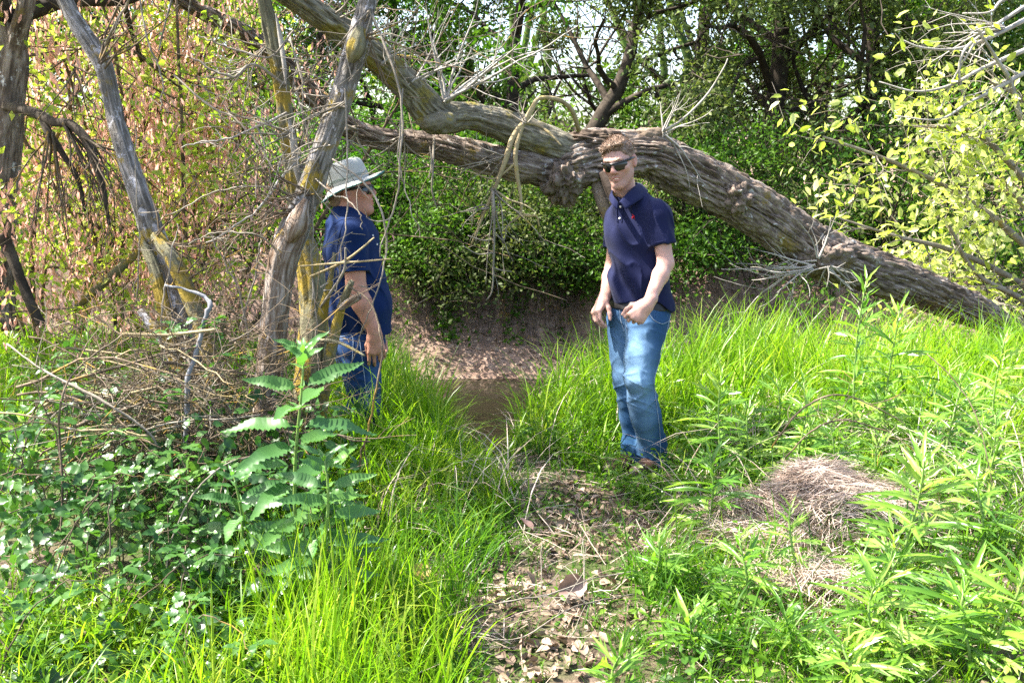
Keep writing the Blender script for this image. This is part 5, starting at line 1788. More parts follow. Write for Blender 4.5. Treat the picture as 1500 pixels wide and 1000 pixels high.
# short hair below the hat, at the nape and over the ear
h = SDF(hc - .18, hc + .18, .0045)
h.ell(W2(0, .016, .030), np.array((.0785, .100, .094)), Rh, 0)
h.ell(W2(0, .060, -.030), np.array((.060, .052, .050)), Rh, .03)
P = h.grid(); q = (P - hc) @ Rh
zl = np.interp(q[..., 1], [-.12, -.05, -.03, -.022, -.012, .03, .055, .12], [.08, .05, .0, -.012, .022, .022, -.055, -.085])
h.a = np.maximum(h.a, (zl - q[..., 2]) * .8)
h.a = np.maximum(h.a, q[..., 2] - .06).astype(np.float32)
h.a += (.003 * fbm(q * 60, 2, 7)).astype(np.float32)
sdf_obj('hair', h, M['hair'], root2)
# ------------------------------------------------------------------ brush pile round the clump
def stick(rows, mat, name, label=None, cat='stick', group=None, parent=None, n=30, sides=8, seed=0, wob=.006, side_twigs=0):
    mb = MB(); g = np.random.RandomState(seed)
    p_, r_ = PX(rows, n)
    r_ = r_ * .72
    p_ = p_ + wob * np.cumsum(g.normal(size=p_.shape) * .4, axis=0)
    mb.tube(p_, r_ * (1 + .12 * g.normal(size=n)), sides)
    for k in range(side_twigs):
        j = g.randint(3, n - 3)
        out, tips = [], []
        grow(out, tips, g, p_[j], nrm(p_[j + 1] - p_[j]) + g.normal(size=3) * .9, .10 + .2 * g.rand(), r_[j] * .5, 1, 5, .15, 0, 2, .5, .9, .0012, .3, .1)
        for a, b, l in out: mb.tube(a, b, 4, False)
    o = mb.build(name, M[mat], parent, True)
    return tag(o, label, cat, group) if label else o


pile = thing('brush_pile', 'tangled heap of dead brown branches round the feet of the leaning stems', 'brush pile', (*at(270, 700, 3.9)[:2], H(*at(270, 700, 3.9)[:2])))
g = np.random.RandomState(8)
for k in range(190):
    if k < 120:    # fanned out from the feet of the stems
        px = g.uniform(270, 400); py = g.uniform(600, 720); Y = g.uniform(3.7, 4.4)
        a = R(g.choice([g.normal(140, 22), g.normal(65, 20)], p=[.72, .28])); L = g.uniform(.35, .80) * (1 if a > 1.8 else .7)
        t = np.linspace(0, 1, 9)[:, None]
    else:          # lying across them
        px = g.uniform(120, 360); py = g.uniform(520, 680); Y = g.uniform(3.5, 4.3)
        a = R(g.uniform(-25, 50)); L = g.uniform(.3, .8)
        t = np.linspace(-.5, .5, 9)[:, None]
    c_ = at(px, py, Y)
    c_[2] = min(c_[2], .80)
    d = np.array((math.cos(a), g.normal() * .35, math.sin(a) * .9))
    sag_ = -.28 * L * (t ** 2) * np.array((0, .3, 1.0))
    pth = c_ + d * L * t + sag_ + np.cumsum(g.normal(size=(9, 3)) * .012, axis=0)
    zmin = H(c_[0], c_[1]) + .01
    pth[:, 2] = np.maximum(pth[:, 2], zmin)
    r = g.uniform(.0025, .0075)
    mb = MB()
    mb.tube(pth, r * (1 - .55 * np.linspace(0, 1, 9)), 5)
    for q in range(2):
        out, tips = [], []
        j = g.randint(2, 7)
        grow(out, tips, g, pth[j], nrm(pth[j + 1] - pth[j]) * .6 + g.normal(size=3) * .7, .12 + .25 * g.rand(), r * .5, 1, 4, .2, 0, 2, .5, .9, .0012, .3, .12)
        for u, v, l in out: mb.tube(u, v, 3, False)
    mb.build('branch', M[('twig_dark', 'twig_dark', 'twig', 'twig_dark', 'twig_dark', 'twig', 'twig_ochre')[k % 7]], pile, True)
mb = MB()
for k in range(420):
    px = g.uniform(110, 450); py = g.uniform(450, 700); Y = g.uniform(3.5, 4.6)
    c_ = at(px, py, Y)
    if c_[2] < H(c_[0], c_[1]): continue
    out, tips = [], []
    grow(out, tips, g, c_, g.normal(size=3) * np.array((1, .5, .7)), .18 + .3 * g.rand(), .0028, 1, 5, .16, .0, 2, .55, .9, .001, .3, .12)
    for u, v, l in out: mb.tube(u, v, 3, False)
tag(mb.build('fine_twigs', M['twig_dark'], pile), kind='stuff')
stick([(240, 418, 3.75, 2.5), (280, 425, 3.74, 3), (310, 440, 3.72, 5), (303, 470, 3.7, 4), (288, 515, 3.68, 4.5), (275, 560, 3.66, 5), (273, 620, 3.64, 5), (274, 670, 3.62, 4.5), (270, 720, 3.6, 3.5), (284, 755, 3.58, 3)], 'grey_stick', 'dead_stick', 'crooked blue grey stick standing upright in the brush with a bent top', 'stick', None, None, 60, 10, 3)
stick([(180, 488, 3.7, 3), (230, 490, 3.68, 3.6), (275, 487, 3.66, 3.6), (315, 482, 3.64, 3)], 'twig_ochre', 'dead_stick', 'orange lichened stick lying level across the brush behind the grey stick', 'stick', None, None, 24, 8, 4, .002)
stick([(10, 505, 3.6, 2), (60, 540, 3.5, 2.4), (110, 568, 3.45, 2.8), (160, 595, 3.4, 2.8), (210, 630, 3.4, 2.4), (230, 655, 3.4, 2)], 'twig', 'dead_stick', 'thin pale stick sloping down to the right over the bramble leaves', 'stick', None, None, 40, 6, 5, .003, 4)
stick([(0, 604, 3.3, 2), (60, 615, 3.3, 2.6), (105, 632, 3.3, 3), (160, 632, 3.3, 2.6), (215, 640, 3.3, 2)], 'twig_ochre', 'dead_stick', 'orange brown stick lying across the bramble at the left edge', 'stick', None, None, 40, 6, 6, .003, 3)
stick([(88, 790, 3.2, 2), (92, 700, 3.25, 2.6), (90, 620, 3.3, 2.8), (100, 570, 3.3, 2.4), (130, 530, 3.4, 1.8), (180, 495, 3.5, 1.2)], 'twig_dark', 'dead_stick', 'dark stick arching up out of the brambles and over to the right', 'stick', None, None, 40, 6, 7, .004, 3)
stick([(240, 880, 2.9, 1.6), (250, 800, 2.95, 1.8), (280, 730, 3.0, 2), (320, 690, 3.1, 2), (365, 672, 3.2, 1.6), (420, 668, 3.3, 1)], 'twig', 'dead_stick', 'thin dry stalk curving over from the brambles towards the nettles', 'stick', None, None, 40, 6, 8, .002)
stick([(640, 905, 2.8, 1.2), (720, 885, 2.85, 1.5), (800, 870, 2.95, 1.5), (870, 845, 3.1, 1.3), (930, 835, 3.2, 1)], 'twig', 'dead_stick', 'slender pale stick lying on the littered path', 'stick', None, None, 40, 5, 9, .002, 3)
stick([(690, 930, 2.75, 1.2), (760, 935, 2.75, 1.4), (840, 890, 2.85, 1.4), (930, 870, 3.0, 1)], 'twig', 'dead_stick', 'second slender stick lower down across the littered path', 'stick', None, None, 40, 5, 10, .002, 3)
stick([(1130, 655, 3.9, 1.8), (1165, 610, 3.85, 2), (1200, 585, 3.85, 2), (1240, 580, 3.85, 1.8), (1290, 600, 3.85, 1.4), (1330, 625, 3.85, 1)], 'twig_dark', 'dead_stick', 'dark dry stalk arching over the weeds above the straw heap', 'stick', None, None, 40, 5, 11, .002, 6)
stick([(1150, 670, 3.85, 1.6), (1190, 630, 3.8, 1.8), (1240, 615, 3.8, 1.8), (1300, 630, 3.8, 1.2)], 'twig_dark', 'dead_stick', 'lower brown stalk bent over the top of the straw heap', 'stick', None, None, 40, 5, 12, .002, 5)
stick([(1360, 520, 3.9, 1.2), (1400, 560, 3.8, 1.3), (1430, 610, 3.7, 1.3), (1450, 690, 3.6, 1.2), (1475, 800, 3.5, 1)], 'twig_dark', 'dead_stick', 'thin dark stalk bowing down through the weeds at the right edge', 'stick', None, None, 40, 5, 13, .002)


# ------------------------------------------------------------------ grass
def in_path(x, y):
    """1 on the trodden, littered strip that leads to the gully"""
    c_ = np.interp(y, [2.2, 2.9, 3.4, 4.0, 4.5, 5.0, 7], [.10, .12, .20, .30, .12, -.12, -.2])
    w_ = np.interp(y, [2.2, 2.9, 3.4, 4.0, 4.5, 5.0, 7], [.20, .23, .26, .31, .22, .13, .10])
    P = np.stack([x, y, 0 * x], -1)
    return sm(1.25, .75, np.abs(x - c_) / w_ + .35 * vnoise(P * 5, 77))


def blades(g, x, y, h, w, lean, droop, nseg=4, az=None):
    """tapered curved strips rooted on the ground"""
    n = len(x)
    root = np.stack([x, y, H0(x, y) - .01], -1)
    az = g.rand(n) * 6.283 if az is None else az
    D_ = np.stack([np.cos(az), np.sin(az), 0 * az], -1)
    B_ = np.stack([-np.sin(az), np.cos(az), 0 * az], -1)
    tw = g.normal(size=n) * .5
    B_ = nrm(B_ * np.cos(tw)[:, None] + D_ * np.sin(tw)[:, None])
    t = np.linspace(0, 1, nseg + 1)
    V = []
    for i, ti in enumerate(t):
        p = root + Z * (h * (ti - droop * ti ** 3))[:, None] + D_ * (h * (lean * ti * .4 + (lean * .6 + droop * .9) * ti ** 2.2))[:, None]
        ww = w * (1 - ti ** 1.8) * (.65 + .35 * min(1, ti * 4))
        if i < nseg:
            V += [p - B_ * ww[:, None] * .5, p + B_ * ww[:, None] * .5]
        else:
            V.append(p)
    k = 2 * nseg + 1
    V = np.stack(V, 1).reshape(-1, 3)
    q = np.array([(2 * i, 2 * i + 1, 2 * i + 3, 2 * i + 2) for i in range(nseg - 1)])
    tr = np.array([(2 * nseg - 2, 2 * nseg - 1, 2 * nseg)])
    off = (np.arange(n) * k)[:, None, None]
    return V, (q[None] + off).reshape(-1, 4), (tr[None] + off).reshape(-1, 3)


def scatter(g, n, x0, x1, y0, y1, f, clump=0.0):
    """n tries over a box, kept where f(x, y) > random; optionally drawn together into tussocks"""
    y = y0 + (y1 - y0) * g.rand(n); x = x0 + (x1 - x0) * g.rand(n)
    if clump:
        m_ = max(1, n // 40)
        cx = x0 + (x1 - x0) * g.rand(m_); cy_ = y0 + (y1 - y0) * g.rand(m_)
        i = g.randint(0, m_, n); s_ = g.rand(n) < .75
        x = np.where(s_, cx[i] + g.normal(size=n) * clump, x); y = np.where(s_, cy_[i] + g.normal(size=n) * clump, y)
    k = (g.rand(n) < f(x, y)) & (H0(x, y) > WATER_Z + .12)
    return x[k], y[k]


def view(x, y, m_=.55):
    """roughly inside the camera's view"""
    return (np.abs(x) < .53 * y + m_) & (y > 1.9)


def man_gap(x, y):
    """thins the grass just in front of the standing men so that their legs stay in sight"""
    a = np.exp(-(((x - .62) / .26) ** 2 + ((y - 4.35) / .55) ** 4))
    b_ = np.exp(-(((x + .66) / .20) ** 2 + ((y - 4.5) / .45) ** 2))
    return np.clip(1 - 1.0 * a - .85 * b_, 0, 1)


g = np.random.RandomState(12)
mb = MB()
# tall bank grass either side of the gully and along the right
x, y = scatter(g, 17000, .05, 4.4, 4.55, 7.6, lambda x, y: view(x, y) * (1 - in_path(x, y)) * man_gap(x, y) * sm(4.4, 5.2, y + .15 * x) * .9, .055)
gul = sm(.15, .6, np.abs(x + .16 + .035 * (y - 4.5)) / (.3 + .16 * np.maximum(0, y - 4.4)))
h = (.22 + .50 * g.rand(len(x)) ** 1.7) * (.5 + .5 * gul) * (.8 + .4 * vnoise(np.stack([x, y, 0 * x], -1) * 1.5, 4)) * (1 - .45 * np.exp(-((x - .75) / .3) ** 2) * (y < 5.0))
mb.add(*blades(g, x, y, h, .006 + .007 * g.rand(len(x)), .12 + .35 * g.rand(len(x)), .10 + .42 * g.rand(len(x)) ** 2, 5))
x, y = scatter(g, 12500, -.95, -.06, 3.55, 7.2, lambda x, y: (1 - in_path(x, y)) * (.35 + .65 * man_gap(x, y)) * sm(3.3, 4.2, y) * .95, .05)
gul = sm(.15, .7, np.abs(x + .16 + .035 * (y - 4.5)) / (.3 + .16 * np.maximum(0, y - 4.4)))
h = (.20 + .44 * g.rand(len(x)) ** 1.6) * (.5 + .5 * gul) * (.6 + .4 * sm(3.6, 4.6, y))
mb.add(*blades(g, x, y, h, .006 + .007 * g.rand(len(x)), .12 + .4 * g.rand(len(x)), .10 + .45 * g.rand(len(x)) ** 2, 5))
# left meadow behind the brush
x, y = scatter(g, 12000, -4.6, -.9, 4.4, 8.2, lambda x, y: view(x, y) * .8, .07)
mb.add(*blades(g, x, y, .16 + .30 * g.rand(len(x)) ** 1.5, .006 + .005 * g.rand(len(x)), .1 + .3 * g.rand(len(x)), .1 + .35 * g.rand(len(x))))
# the rest of the meadow at the right, shorter
x, y = scatter(g, 16000, .45, 3.4, 2.4, 5.6, lambda x, y: view(x, y) * (1 - in_path(x, y)) * man_gap(x, y) * .7, .06)
mb.add(*blades(g, x, y, (.08 + .22 * g.rand(len(x)) ** 1.6) * (1 - .4 * (y < 3.2)), .004 + .004 * g.rand(len(x)), .15 + .4 * g.rand(len(x)), .1 + .45 * g.rand(len(x))))
tag(mb.build('tall_grass', M['grass'], None), kind='stuff')
mb = MB()
x, y = scatter(g, 2100, -1.0, 3.8, 3.5, 7.0, lambda x, y: view(x, y) * (1 - in_path(x, y)) * (.3 + .7 * man_gap(x, y)), .05)
mb.add(*blades(g, x, y, .15 + .38 * g.rand(len(x)) ** 1.5, .004 + .004 * g.rand(len(x)), .3 + .8 * g.rand(len(x)), .2 + .5 * g.rand(len(x)), 5))
tag(mb.build('dry_grass', M['straw'], None), kind='stuff')
mb = MB()
x, y = scatter(g, 9000, -.95, 3.8, 2.6, 7.0, lambda x, y: view(x, y) * (1 - in_path(x, y)) * man_gap(x, y), .06)
mb.add(*blades(g, x, y, .12 + .28 * g.rand(len(x)) ** 1.5, .004 + .006 * g.rand(len(x)), .2 + .5 * g.rand(len(x)), .15 + .5 * g.rand(len(x)), 5))
tag(mb.build('deep_green_grass', M['grass_dark'], None), kind='stuff')
mb = MB()
# near left grass, long green blades
x, y = scatter(g, 2600, -.95, -.12, 2.25, 3.35, lambda x, y: view(x, y) * (1 - .9 * in_path(x, y)) * (.25 + .75 * sm(-.95, -.5, x)) * (1 - .6 * sm(-.38, -.15, x)), .04)
mb.add(*blades(g, x, y, .12 + .34 * g.rand(len(x)) ** 1.6, .004 + .005 * g.rand(len(x)), .1 + .3 * g.rand(len(x)), .05 + .45 * g.rand(len(x)) ** 1.5, 6))
x, y = scatter(g, 1500, -1.7, -.8, 2.2, 3.0, lambda x, y: view(x, y) * .7, .05)
mb.add(*blades(g, x, y, .10 + .26 * g.rand(len(x)) ** 1.4, .004 + .005 * g.rand(len(x)), .15 + .35 * g.rand(len(x)), .1 + .45 * g.rand(len(x)), 6))
x, y = scatter(g, 260, -.80, -.35, 2.4, 2.9, lambda x, y: view(x, y), .035)
mb.add(*blades(g, x, y, .28 + .28 * g.rand(len(x)), .006 + .006 * g.rand(len(x)), .08 + .2 * g.rand(len(x)), .02 + .5 * g.rand(len(x)) ** 3, 7))
tag(mb.build('near_grass', M['grass'], None), kind='stuff')
mb = MB()
x, y = scatter(g, 30000, -.6, 1.4, 2.2, 5.2, lambda x, y: view(x, y) * (.75 + .25 * (fbm(np.stack([x, y, 0 * x], -1) * 2.2, 3, 7) > .02)) * (.35 + .65 * (1 - in_path(x, y))), .03)
mb.add(*blades(g, x, y, .03 + .09 * g.rand(len(x)) ** 1.5, .003 + .003 * g.rand(len(x)), .2 + .5 * g.rand(len(x)), .1 + .5 * g.rand(len(x)), 3))
x, y = scatter(g, 6000, -2.4, -.3, 2.1, 5.5, lambda x, y: view(x, y), .05)
mb.add(*blades(g, x, y, .05 + .14 * g.rand(len(x)) ** 1.5, .004 + .004 * g.rand(len(x)), .2 + .5 * g.rand(len(x)), .1 + .5 * g.rand(len(x)), 3))
tag(mb.build('short_grass', M['grass_dark'], None), kind='stuff')

# ground cover of small leaves
mb = MB()
def cover(n, box, size, hmax, f):
    x, y = scatter(g, n, *box, f, .05)
    C = np.stack([x, y, H0(x, y) + .01 + hmax * g.rand(len(x)) ** 1.3], -1)
    V, F = inst(*LEAF6, C, randdir(len(x), .1, g) * np.array((1, 1, .5)), randdir(len(x), 1.0, g), size * (.5 + g.rand(len(x))))
    mb.add(V, *F)
cover(9000, (.0, 1.5, 4.2, 6.2), .030, .16, lambda x, y: (1 - in_path(x, y)) * (.06 + .94 * man_gap(x, y)) * .8)
cover(7000, (.4, 3.2, 2.3, 5.5), .032, .14, lambda x, y: view(x, y) * (1 - in_path(x, y)) * .8)
cover(9000, (-.55, 1.2, 2.2, 4.6), .028, .04, lambda x, y: view(x, y) * (fbm(np.stack([x, y, 0 * x], -1) * 2.6, 3, 17) > .05) * (.3 + .7 * (1 - in_path(x, y))))
cover(6000, (-4.0, -.8, 4.2, 7.6), .045, .26, lambda x, y: view(x, y) * .8)
cover(3000, (-1.9, -.3, 2.2, 3.0), .034, .12, lambda x, y: view(x, y) * .8)
tag(mb.build('ground_cover', M['cover'], None), kind='stuff')

# dead straw, twiglets and leaves lying about
STRAW = (np.array([(0, -.5, 0), (0, .5, 0), (.5, .5, .06), (.5, -.5, .06), (1, .3, 0), (1, -.3, 0)]), [np.array([(0, 1, 2, 3), (3, 2, 4, 5)])])
mb = MB()
x, y = scatter(g, 9000, -.7, 2.9, 2.1, 4.9, lambda x, y: view(x, y) * np.clip(.20 * in_path(x, y) + .28, 0, 1), .05)
T = randdir(len(x), 0, g) * np.array((1, 1, .22))
C = np.stack([x, y, H0(x, y) + .004 + .022 * g.rand(len(x))], -1)
V, F = inst(*STRAW, C, T, randdir(len(x), 1.2, g), .06 + .16 * g.rand(len(x)) ** 1.5, .0016 + .0022 * g.rand(len(x)))
mb.add(V, *F)
tag(mb.build('dead_straw', M['straw'], None), kind='stuff')
mb = MB()
x, y = scatter(g, 6500, -.6, 1.5, 2.1, 4.7, lambda x, y: view(x, y) * np.clip(in_path(x, y) + .12, 0, 1), .06)
C = np.stack([x, y, H0(x, y) + .008 + .015 * g.rand(len(x))], -1)
V, F = inst(LEAF6[0] * np.array((1, 1.3, 2.2)), LEAF6[1], C, randdir(len(x), 0, g) * np.array((1, 1, .35)), randdir(len(x), .9, g), .02 + .035 * g.rand(len(x)) ** 2)
mb.add(V, *F)
tag(mb.build('path_litter', M['litter'], None), kind='stuff')


def curled_leaf(px, py, Y, size, yaw, tilt, label, mat, curl=.5):
    c_ = at(px, py, Y)
    n = 9
    t = np.linspace(0, 1, n); V = []
    for i in t:
        w_ = .42 * math.sin(math.pi * min(1, i * .93 + .05)) ** .8
        for s_ in (-1, -.5, 0, .5, 1):
            V.append((i, s_ * w_ + .03 * math.sin(i * 20) * abs(s_), curl * (s_ * w_) ** 2 * 2.2 + .25 * i * i + .02 * math.sin(9 * i + s_)))
    F = [(i * 5 + j, i * 5 + j + 1, i * 5 + j + 6, i * 5 + j + 5) for i in range(n - 1) for j in range(4)]
    o = link('fallen_leaf', mesh('fallen_leaf', np.array(V) * size, [np.array(F)], mat, True), None, tuple(c_))
    o.rotation_euler = (R(tilt), R(-12), R(yaw))
    return tag(o, label, 'fallen leaf')


M['dead_leaf_dark'] = leaf_mat('curled_dead_leaf', [(.10, .06, .05), (.18, .11, .09), (.27, .18, .15)], tcol=(.3, .18, .12), trans=.15, rough=.5, spec=.4, clump=25)
M['dead_leaf_ochre'] = leaf_mat('ochre_dead_leaf', [(.26, .17, .05), (.40, .28, .08)], tcol=(.5, .34, .08), trans=.3, rough=.5, spec=.4, clump=25)
curled_leaf(818, 868, 3.13, .10, 20, 55, 'large curled purplish brown dead leaf propped on the path', M['dead_leaf_dark'], .9)
curled_leaf(612, 850, 3.10, .075, 80, 20, 'yellowish dead leaf caught in the grass left of the path', M['dead_leaf_ochre'])
curled_leaf(780, 775, 3.55, .07, 140, 20, 'greyish dead leaf by the dark hollow of the path', M['dead_leaf_dark'])

# ------------------------------------------------------------------ straw heaps at the right
def heap(px, py, Y, rx, ry, hz, n, label, L=.2, seed=0, mat='straw'):
    g = np.random.RandomState(seed)
    c_ = at(px, py, Y); z0 = H(c_[0], c_[1])
    root = thing('straw_heap', label, 'straw heap', (c_[0], c_[1], z0), 'heaps of dead straw')
    a = g.rand(n) * 6.283; r = np.abs(g.normal(size=n)) * .62
    x = c_[0] + rx * r * np.cos(a); y = c_[1] + ry * r * np.sin(a)
    q = np.stack([x * 5, y * 5, 0 * x], -1)
    zz = hz * np.sqrt(np.maximum(0, 1 - np.minimum(1, r * r))) * (.82 + .3 * g.rand(n)) * (1 + .8 * vnoise(q, seed)) + .015
    C = np.stack([x, y, H0(x, y) + zz], -1)
    w_ = 2.5 * vnoise(q * .7, seed + 3)                       # the straw lies in locks
    T = nrm(np.stack([np.cos(w_ + .6 * g.normal(size=n)), np.sin(w_ + .6 * g.normal(size=n)), -.5 * r * np.cos(a) * np.cos(w_) + .22 * g.normal(size=n)], -1))
    V, F = inst(STRAW[0] * np.array((1, 1, 2.6)), STRAW[1], C - T * .08, T, randdir(n, .5, g), L * (.35 + 1.0 * g.rand(n)), .0013 + .0021 * g.rand(n))
    tag(MB().add(V, *F).build('straw', M[mat], root), kind='stuff')
    # matted core
    u, v = np.meshgrid(np.linspace(0, 6.283, 24, endpoint=False), np.linspace(0.02, 1.57, 9))
    D_ = np.stack([np.cos(u) * np.sin(v) * rx, np.sin(u) * np.sin(v) * ry, np.cos(v) * hz * .8], -1).reshape(-1, 3)
    D_ = D_ * (.85 + .25 * vnoise(D_ * 9, seed)[:, None])
    V = D_ + np.array((c_[0], c_[1], z0 - .02))
    i = np.arange(8)[:, None] * 24; jx = np.arange(24)[None]
    Fq = np.stack([i + jx, i + 24 + jx, i + 24 + (jx + 1) % 24, i + (jx + 1) % 24], -1).reshape(-1, 4)
    MB().add(V, Fq).build('matted_core', M['litter'], root)


heap(1190, 725, 3.70, .47, .36, .17, 5000, 'domed heap of pinkish dead straw on the right, larger and farther of the two', .20, 1)
heap(1215, 850, 3.15, .27, .24, .09, 1700, 'smaller heap of dead straw below the domed one among the weeds', .18, 2)

# ------------------------------------------------------------------ leafy weeds with leaves of their own
def serrate(L, W, teeth, fold=.10, droop=.22):
    """a toothed leaf: outline with teeth, midrib, folded and drooping; x from stalk to tip"""
    n = teeth * 2
    t = np.linspace(0, 1, n + 1)
    w_ = W * np.sin(math.pi * t ** .72) ** .85 * (1 - .25 * t)
    tooth = np.where(np.arange(n + 1) % 2 == 0, 1.0, .80)
    V, F = [], []
    for i in range(n + 1):
        z = -droop * t[i] ** 2 + .02 * math.sin(t[i] * 14) + (.012 if i % 2 else -.006)
        V += [(t[i], 0, z - fold * .3 * 0), (t[i] + .025 * (tooth[i] < 1), w_[i] * tooth[i], z + fold * w_[i] / W * .5), (t[i] + .025 * (tooth[i] < 1), -w_[i] * tooth[i], z + fold * w_[i] / W * .5)]
    for i in range(n):
        a = 3 * i
        F += [(a, a + 3, a + 4, a + 1), (a, a + 2, a + 5, a + 3)]
    return np.array(V) * L, [np.array(F)]


def lobed(L, W, seed):
    """a narrow weed leaf with a few forward side lobes"""
    g = np.random.RandomState(seed)
    V, F = [], []
    n = 7
    for i in range(n + 1):
        t = i / n
        w_ = W * (.25 + math.sin(math.pi * min(1, t * .95 + .02)) * .75) * (1 - .5 * t) * (0 if i == n else 1)
        z = .10 * t - .34 * t * t
        V += [(t, 0, z - .015), (t, w_, z + .02), (t, -w_, z + .02)]
    for i in range(n):
        a = 3 * i
        F += [(a, a + 3, a + 4, a + 1), (a, a + 2, a + 5, a + 3)]
    T3 = []
    for s_ in (1, -1):
        for t0 in (.38, .58):
            if g.rand() < .85:
                k = len(V); z = .10 * t0 - .34 * t0 * t0
                l = .32 * (1.15 - t0) + .08
                V += [(t0 - .07, s_ * W * .6, z), (t0 + .09, s_ * W * .6, z), (t0 + l, s_ * (W * .8 + l * .42), z - .05)]
                T3.append((k, k + 1, k + 2) if s_ < 0 else (k, k + 2, k + 1))
    out = [np.array(F)]
    if T3: out.append(np.array(T3))
    return np.array(V) * L, out


from mathutils import Matrix


def place(o, p, T, N, s):
    t_ = Vector(nrm(T)); b_ = Vector(nrm(np.cross(N, T))); n_ = t_.cross(b_)
    m_ = Matrix((t_, b_, n_)).transposed().to_4x4() @ Matrix.Diagonal((s, s, s, 1))
    m_.translation = Vector(p)
    o.matrix_local = m_


NET = [mesh('nettle_leaf', *serrate(1, .175, 13, .12, d), M['nettle']) for d in (.10, .20, .32)]
MUG = [mesh('weed_leaf', *lobed(1, .062, s), M['mugwort']) for s in (1, 2, 3)] + [mesh('weed_leaf', *serrate(1, .070, 3, .06, .3), M['mugwort'])]
BRL = []
for s_ in (1, 2, 3):
    V0, F0 = serrate(1, .34, 6, .12, .25)
    V_, F_ = [], []
    for k, (ax_, sc_, off) in enumerate(((0, 1, .42), (75, .85, .36), (-75, .85, .36))):
        c__, s__ = math.cos(R(ax_)), math.sin(R(ax_))
        Q = V0 * sc_ * .62
        Q = np.stack([Q[:, 0] * c__ - Q[:, 1] * s__ + off, Q[:, 0] * s__ + Q[:, 1] * c__, Q[:, 2] + .02 * k * (s_ - 2)], -1)
        V_.append(Q); F_.append(F0[0] + k * len(V0))
    BRL.append(mesh('bramble_leaf', np.concatenate(V_), [np.concatenate(F_)], M['bramble']))


def nettle(px, top, Y, label, leafL, pairs, seed, lean=0, baseY=None):
    g = np.random.RandomState(seed)
    t_ = at(px, top, Y); z0 = H(t_[0] - lean, Y)
    root = thing('stinging_nettle', label, 'nettle', (t_[0] - lean, Y, z0), 'nettles by the brush pile')
    hgt = t_[2] - z0
    a = np.linspace(0, 1, 12)
    pth = np.stack([(t_[0] - lean) + lean * a + .012 * np.sin(a * 7 + seed), Y + .01 * np.sin(a * 5), z0 + hgt * a], -1)
    mb = MB(); mb.tube(pth, .0065 * (1 - .65 * a) + .001, 8)
    mb.build('stalk', M['stalk'], root, True)
    for k in range(6):
        az = k * 2.4
        T = np.array((math.cos(az), math.sin(az), 1.0 - .08 * k))
        place(link('leaf', NET[0], root), pth[-1] - Z * .006 * k - np.array(root.location), T, Z * .6 + np.array((0, -.6, 0)), leafL * (.22 + .05 * k))
    for k in range(pairs):
        u = 1 - (k / pairs) ** 1.0 * .88
        p = np.array([np.interp(u, a, pth[:, q]) for q in range(3)])
        az = R(12) + (k % 2) * R(62) + g.normal() * .25
        grow_ = min(1.05, .42 + .24 * k) * (1 - .25 * max(0, k - pairs * .6) / pairs)
        for sgn in (0, math.pi):
            el = .65 - .13 * min(k, 4) + g.normal() * .1
            T = np.array((math.cos(az + sgn), .8 * math.sin(az + sgn), el))
            o = link('leaf', NET[min(2, k // 2)], root)
            N = Z * .75 + np.array((-.1, -.65, 0)) + g.normal(size=3) * .15
            st = nrm(T) * .02
            place(o, p + st - np.array(root.location), T, N, leafL * grow_ * (.85 + .3 * g.rand()))
        if k > 0:
            for sgn in (0, math.pi):
                T = np.array((math.cos(az + sgn + 1.2), math.sin(az + sgn + 1.2), .5))
                o = link('leaf', NET[0], root)
                place(o, p - np.array(root.location), T, Z, leafL * .26)
    return root


nettle(440, 510, 2.95, 'tallest bright green nettle with big toothed leaves in front of the bare dead stem', .185, 13, 1, .05)
nettle(474, 668, 2.85, 'second nettle in front of the tallest one, darker and shorter', .16, 11, 2, .0)
nettle(346, 690, 3.0, 'short nettle left of the tallest one among the brambles', .15, 9, 3, .0)
nettle(505, 735, 2.95, 'small shaded nettle low on the right of the nettle group', .10, 4, 4, .02)

WG = 'narrow leaved weeds on the right'


def weed(px, top, Y, seed, label, L=.115, dens=1.0, lean=0.0):
    g = np.random.RandomState(seed)
    t_ = at(px, top, Y); x0 = t_[0] - lean
    z0 = H(x0, Y)
    root = thing('leafy_weed', label, 'weed', (x0, Y, z0), WG)
    hgt = max(.10, t_[2] - z0)
    a = np.linspace(0, 1, 10)
    pth = np.stack([x0 + lean * a + .015 * np.sin(a * 4 + seed), Y + .015 * np.cos(a * 5 + seed), z0 + hgt * a], -1)
    mb = MB(); mb.tube(pth, .0050 * (1 - .6 * a) + .001, 6)
    mb.build('stalk', M['stalk'], root, True)
    n = int(min(46, (14 + hgt * 40)) * dens)
    L = L * 1.35
    for k in range(n):
        u = .10 + .90 * (k / (n - 1)) ** .85
        p = np.array([np.interp(u, a, pth[:, q]) for q in range(3)])
        az = k * 2.4 + g.normal() * .3
        top_ = sm(.62, 1.0, u)
        T = np.array((math.cos(az), math.sin(az), .25 + 1.5 * top_ + g.normal() * .15))
        sz = L * (1.0 - .45 * top_) * (.75 + .5 * g.rand()) * (.7 + .3 * sm(0, .3, u))
        o = link('leaf', MUG[g.randint(0, 3) if top_ < .5 else 3], root)
        place(o, p - np.array(root.location), T, Z + np.array((-.15, -.35, 0)) + g.normal(size=3) * .3, sz)
    return root


